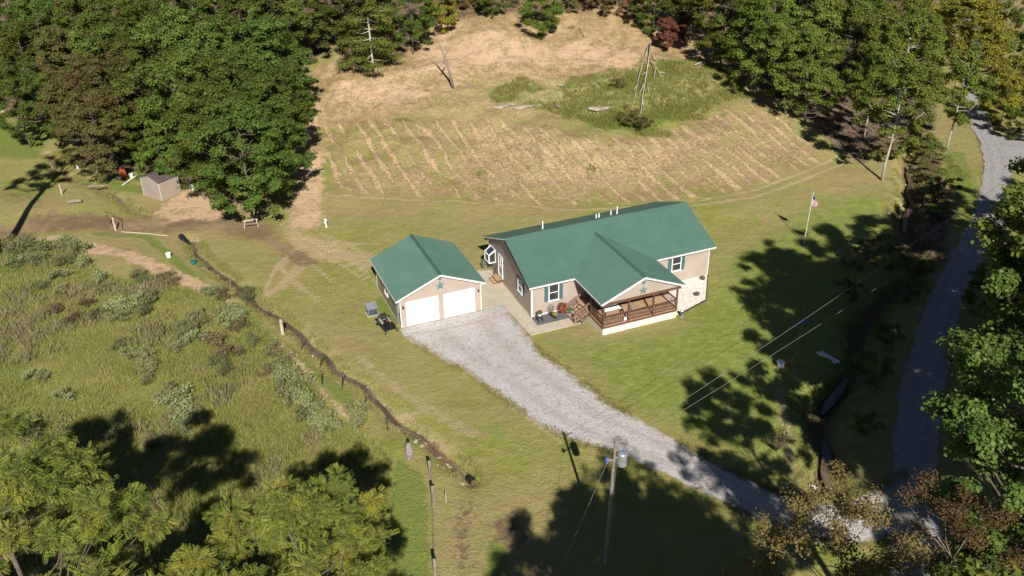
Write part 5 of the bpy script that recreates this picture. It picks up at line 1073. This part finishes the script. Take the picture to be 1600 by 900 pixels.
for i, (px, py, s_, m_) in enumerate([(705, 22, 1.2, L_OLIVE), (722, 8, 1.4, L_DEAD), (745, 14, 1., L_OLIVE), (800, 8, 1.2, L_OLIVE), (885, 20, 1.2, L_OLIVE), (915, 12, 1.5, L_DEAD), (940, 22, 1.3, L_OLIVE), (965, 10, 1.4, L_OLIVE), (985, 28, 1.1, L_DEAD), (1070, 40, 1.3, L_OLIVE), (1085, 20, 1.4, L_OLIVE), (1005, 205, .9, L_OLIVE), (985, 200, 1., L_OLIVE), (968, 140, .8, L_OLIVE), (1160, 80, 1.2, L_OLIVE), (1185, 110, 1.2, L_OLIVE), (1215, 150, 1., L_OLIVE)]):
    plant('shrub%d' % (i % 2), at(px, py), s_, m_, 'low brown brush %s' % ('along the top edge of the picture' if py < 45 and px < 1060 else 'at the foot of the right woods on the slope' if px > 1060 else 'beside the bare leaning trunk on the upper slope' if px < 800 else 'at the bottom of the tall hill grass'), name='brush', cat='bush', group='brown brush on the hill')
# forest mass far beyond the picture top is left to the hill
def dead_tree(px, py, pts_list, name, label, r0=.13, mat=M_PBARK):
    B_ = at(px, py); o = empty(name, B_, 0, label=label, cat='dead tree')
    for k, pl in enumerate(pts_list):
        Q = []
        for (a, b_, z) in pl: w_ = at(a, b_); Q.append(tuple(w_-B_+np.array([0, 0, z])))
        n = len(Q); MB().tube(Q, [r0*(1-.8*i/(n-1))*(1 if k == 0 else .7) for i in range(n)], 7).build('trunk' if k == 0 else 'branch', mat, o, True)
dead_tree(1015, 75, [[(1016, 74, 0.54), (1013, 100, 0.45), (1008, 130, 0.36), (1004, 155, .5), (1001, 185, .1)], [(1012, 78, 0.54), (1003, 105, 0.41), (996, 135, .6), (990, 165, .2)], [(1015, 95, 0.45), (1024, 112, .7), (1037, 128, .2)], [(1010, 130, 0.32), (1015, 152, .2)], [(1010, 120, .8), (1004, 128, .9)], [(1017, 88, 0.45), (1028, 102, .4)], [(1003, 158, .5), (1006, 172, .3)], [(996, 138, .6), (990, 146, .4)], [(1024, 112, .7), (1022, 126, .3)], [(1006, 140, .7), (999, 150, .4)], [(1030, 119, .5), (1040, 118, .4)], [(1014, 100, .6), (1020, 108, .7)], [(1002, 172, .3), (997, 188, .1)]], 'fallen_tree', 'fallen bare white tree with forked branches pointing downhill', .10, pm('bleached_wood', (.58, .52, .44), .8, (.40, .35, .28), 3))
dead_tree(708, 138, [[(708, 138, 0), (703, 138, 2.2), (692, 138, 5.2), (684, 138, 7.2)], [(700, 138, 3.4), (694, 136, 3.2)], [(697, 138, 4.), (703, 136, 4.8)]], 'dead_snag', 'bare leaning grey trunk standing alone on the upper slope', .2, M_OLDW)
dead_tree(668, 52, [[(668, 52, 0), (666, 52, 4), (663, 52, 8)]], 'dead_snag', 'pale bare trunk beside the golden sapling', .24)
dead_tree(1095, 103, [[(1085, 105, .3), (1100, 100, .4), (1115, 99, .3)], [(1097, 101, .4), (1090, 110, .2)], [(1102, 100, .4), (1098, 108, .5)]], 'fallen_branch', 'bleached fallen branch lying in the hill grass', .09)
dead_tree(900, 30, [[(912, 58, 0), (910, 58, 1.5), (911, 58, 3.2)], [(911, 58, 2), (915, 58, 3)]], 'dead_snag', 'thin bare sapling near the top centre', .06)
# off-frame and near trees
plant('wal', (-18.0, 24.2, gnd(-18.0, 24.2)), .95, L_WAL, 'large yellow green walnut filling the bottom left corner', rz=1.)
plant('wal', (-25.0, 26, gnd(-25.0, 26)), .9, L_WAL, 'walnut cut by the left edge near the bottom', rz=2.6)
plant('wal2', (-8.3, 24.6, 0), .92, L_WAL, 'rounded walnut at the bottom left beside the grass strip', rz=.5)
plant('wal2', (-13.0, 24.4, 0), .6, L_WAL, 'low walnut crown between the two large walnuts, cut by the bottom edge', rz=3.5)
plant('wal', (-14.5, 19.5, 0), .8, L_WAL, 'walnut almost wholly below the bottom edge at left', rz=5.)
plant('maple2', (19.5, 25.0, 0), .99, L_MAPLE, 'tall dense maple in the bottom right corner', rz=.7)
plant('maple', (26.5, 33, 0), 1.05, L_MAPLE, 'tall maple cut by the right edge', rz=2.)
plant('rust', (10.8, 22.7, 0), 1., L_BROWN, 'thin rusty leaved tree over the driveway at the bottom', rz=1.2)
plant('rust', (15.6, 22.8, 0), .96, L_BROWN, 'sparse rusty tree with pale branches at the bottom right', rz=4.)
plant('rust', (13.6, 18.6, 0), .9, L_OLIVE, 'olive tinged sparse tree at the bottom edge', rz=5.)
for i, (x, y, s_, k) in enumerate([(9.2, 12.6, 1.1, 'maple'), (14.6, 11.4, 1.1, 'maple'), (12.6, 13.6, 1.0, 'maple2'), (36, 44.5, 1.15, 'maple2'), (29.9, 29.5, 1.1, 'maple2'), (29.8, 41, 1.14, 'maple2'), (36.5, 38, 1.2, 'maple2'), (30.3, 35, 1.15, 'maple2'), (12, 8.5, 1.2, 'maple'), (6.5, 8.5, 1.1, 'maple'), (32, 41, 1.18, 'maple'), (37, 32, 1.15, 'maple'), (41.5, 40, 1.2, 'maple'), (32.5, 24.5, 1.15, 'maple'), (44, 29, 1.2, 'maple'), (42, 49, 1.2, 'maple'), (46, 50, 1.2, 'maple'), (29.5, 16, 1.05, 'maple'), (49.5, 60, 1.05, 'maple'), (59, 66, .9, 'maple')]):
    side = 'below the bottom edge' if y < 20 and x < 20 else 'beyond the right edge'
    plant(k, (x, y, gnd(x, y)), s_, L_OAK, 'tree %s of the picture whose shadow darkens the ground' % side, group='shade trees '+side)
plant('tall', (-47.6, 71, gnd(-47.6, 71)), 1., L_OAK, 'tall bare stemmed tree outside the left edge casting a long trunk shadow', group='trees outside the left edge'); 
# brush along the right creek and roadside
BR = [(1450, 262, 1., L_OLIVE), (1462, 285, .9, L_OAK), (1470, 310, 1., L_OLIVE), (1455, 335, 1.1, L_OLIVE), (1448, 312, .8, L_OAK), (1470, 345, .9, L_DARK), (1440, 240, 1.1, L_OAK), (1425, 245, .9, L_YEL), (1395, 250, .8, L_OAK), (1465, 250, 1., L_DARK), (1360, 250, .8, L_OLIVE), (1330, 470, 1., L_OLIVE), (1370, 400, 1., L_OLIVE), (1395, 420, 1.1, L_OAK), (1340, 420, .9, L_OLIVE), (1440, 430, .9, L_OAK), (1420, 470, 1., L_OAK), (1385, 540, 1.1, L_DARK), (1355, 600, 1.1, L_DARK), (1350, 680, 1., L_DARK), (1540, 480, 1.4, L_DARK), (1560, 440, 1.3, L_OAK), (1585, 400, 1.3, L_OAK), (1550, 530, 1.3, L_DARK), (1590, 350, 1.2, L_OAK), (1590, 480, 1.6, L_DARK), (1530, 580, 1.3, L_DARK), (1580, 560, 1.5, L_DARK)]
for i, (px, py, s_, m_) in enumerate(BR):
    where = ('bush in the right hand verge of the road, %s' % ('at the sunny bend' if py < 420 else 'in dappled shade' if py < 500 else 'in full shade by the dense maples')) if px >= 1500 else ('weedy bush on the creek bank %s' % ('under the white trunked trees' if py < 275 else 'between the strip of lawn and the upper creek' if py < 360 else 'in the dappled shade below the flag pole' if py < 480 else 'in the darkest shade beside the lower creek'))
    plant('shrub%d' % (i % 2), at(px, py), s_, m_, where, name='bush', cat='bush', group='creek bank bushes' if px < 1500 else 'roadside bushes')
s0 = simple('bare_shrub', 1213, 705, 'lone bare twiggy shrub at the lawn edge above the driveway', 'shrub', lambda o: None)
s = MB(); r_ = random.Random(3)
for k in range(38):
    a = r_.uniform(0, 6.28); l = r_.uniform(.6, 1.7); e = r_.uniform(.25, .95); m1 = (math.cos(a)*l*e*.5, math.sin(a)*l*e*.5, l*.6); m2 = (math.cos(a)*l*e, math.sin(a)*l*e, l*1.05); s.tube([(0, 0, 0), m1, m2], [.03, .018, .006], 4, False)
    for j in range(3): t = r_.uniform(.5, 1); c_ = tuple(m1[i]*(1-t)+m2[i]*t for i in range(3)); s.tube([c_, (c_[0]+r_.uniform(-.3, .3), c_[1]+r_.uniform(-.3, .3), c_[2]+r_.uniform(0, .35))], [.012, .004], 3, False)
s.build('branches', M_BARK, s0)
V, F_ = leafcloud(260, .9, .5, (0, 0, 1.2), .1, seed=21); link('foliage', npmesh('foliage', V, F_, L_OLIVE), s0)
# white flowering clumps in the meadow
AST = []
for k in range(3):
    r = np.random.default_rng(90+k); n = 900; cc = r.normal(0, .5, (9, 2)); ch = r.uniform(.5, 1.05, 9); ci = r.integers(0, 9, n); off = r.normal(0, .17, (n, 2)); hgt = ch[ci]*r.uniform(.55, 1, n)
    P = np.c_[cc[ci]+off, hgt]; V, F_ = quads(P, np.c_[r.normal(0, .6, (n, 2)), np.ones(n)], .11*r.uniform(.6, 1.4, n), r, .8)
    s = MB()
    for i in range(60): t = P[i*7]; s.tube([(t[0]*.4, t[1]*.4, 0), tuple(t)], [.012, .006], 3, False)
    AST.append((npmesh('flower_heads', V, F_, L_ASTER), s.mesh('stems', pm('stem_green', (.10, .12, .03), .8))))
L_AG = leafmat('aster_green', (.13, .15, .06), (.20, .20, .10), (.10, .13, .04), .2, .05); L_RUD = leafmat('russet_weed_heads', (.20, .15, .09), (.13, .12, .05), (.22, .16, .10), .2, .05)
asp = [(10, 392, 1.3, 0), (28, 402, 1.2, 0), (45, 385, 1.1, 1), (75, 392, 1.3, 1), (100, 385, 1.2, 0), (120, 398, 1.3, 0), (98, 412, 1.2, 1), (135, 415, 1.1, 0), (60, 415, 1.2, 1), (18, 420, 1.2, 1), (160, 443, 1.1, 0), (165, 455, .8, 0), (210, 436, 1., 0), (225, 442, .8, 1), (85, 434, 1., 0), (60, 455, .8, 1), (255, 440, .9, 2), (272, 448, .9, 2), (190, 490, 1.3, 0), (205, 483, 1.2, 0), (222, 478, 1.2, 0), (240, 474, 1.1, 0), (228, 492, 1.1, 1), (195, 504, 1., 0), (95, 490, .9, 2), (115, 505, .9, 2), (145, 500, .9, 1), (300, 500, 1.1, 0), (295, 517, 1.2, 0), (303, 530, 1.1, 0), (290, 525, 1.1, 1), (345, 540, 1.2, 2), (350, 555, 1.1, 2), (340, 565, 1., 1), (355, 585, .9, 1), (275, 550, .9, 0), (218, 558, 1., 0), (205, 563, 1., 0), (182, 548, .8, 0), (240, 585, 1., 0), (232, 600, .8, 0), (45, 590, .8, 0), (60, 595, .7, 0), (265, 620, 1.1, 0), (280, 635, 1.3, 0), (295, 645, 1.1, 0), (300, 660, 1.1, 0), (285, 668, .9, 1), (365, 505, 1.2, 0), (378, 500, 1., 0), (385, 515, 1., 2), (395, 470, 1.2, 1), (330, 462, 1., 0), (345, 470, .9, 2), (375, 495, 1, 1), (450, 595, 1.2, 0), (465, 605, 1.3, 0), (460, 622, 1.2, 0), (480, 632, 1.2, 0), (495, 645, 1.1, 0), (475, 650, 1.2, 1), (500, 665, 1.1, 0), (515, 675, 1.1, 0), (440, 620, 1., 1), (445, 575, 1., 0), (425, 560, 1., 2), (550, 655, 1., 0), (560, 665, 1., 0), (100, 620, .9, 0), (170, 690, .9, 1), (240, 700, .9, 2), (95, 460, .8, 0), (140, 475, .8, 2), (400, 540, .9, 1), (420, 585, .8, 2)]
def reg(px, py):
    if py < 425 and px < 150: return 'in the dense thicket at the top left of the meadow'
    if px > 430: return 'in the dense strip between meadow and creek path'
    if px > 325: return 'near the path on the right side of the meadow'
    if py < 470: return 'along the upper edge of the meadow'
    if px > 170 and py < 515 and px < 260: return 'in the big white patch of the upper meadow'
    if px > 250 and py < 560: return 'in the tall patch right of the meadow centre'
    if px > 250: return 'just above the tree shadow in the meadow'
    if px > 165: return 'in the middle of the open meadow'
    return 'on the left side of the open meadow'
for i, (px, py, s_, k) in enumerate(asp):
    o = empty('wildflower_clump', at(px+random.uniform(-3, 3), py+random.uniform(-2, 2)), random.uniform(0, 6), cat='wildflowers',
        label=['clump of white flowering asters %s', 'grey green aster clump %s', 'russet brown seeded weed clump %s'][k] % reg(px, py), group=['white aster clumps', 'green aster clumps', 'russet weed clumps'][k])
    o.scale = (s_*.95, s_*.95, s_*.95); f_, st = AST[i % 3]; link('stems', st, o); c_ = link('flower_heads', f_, o); c_.material_slots[0].link = 'OBJECT'; c_.material_slots[0].material = [L_ASTER, L_AG, L_RUD][k]
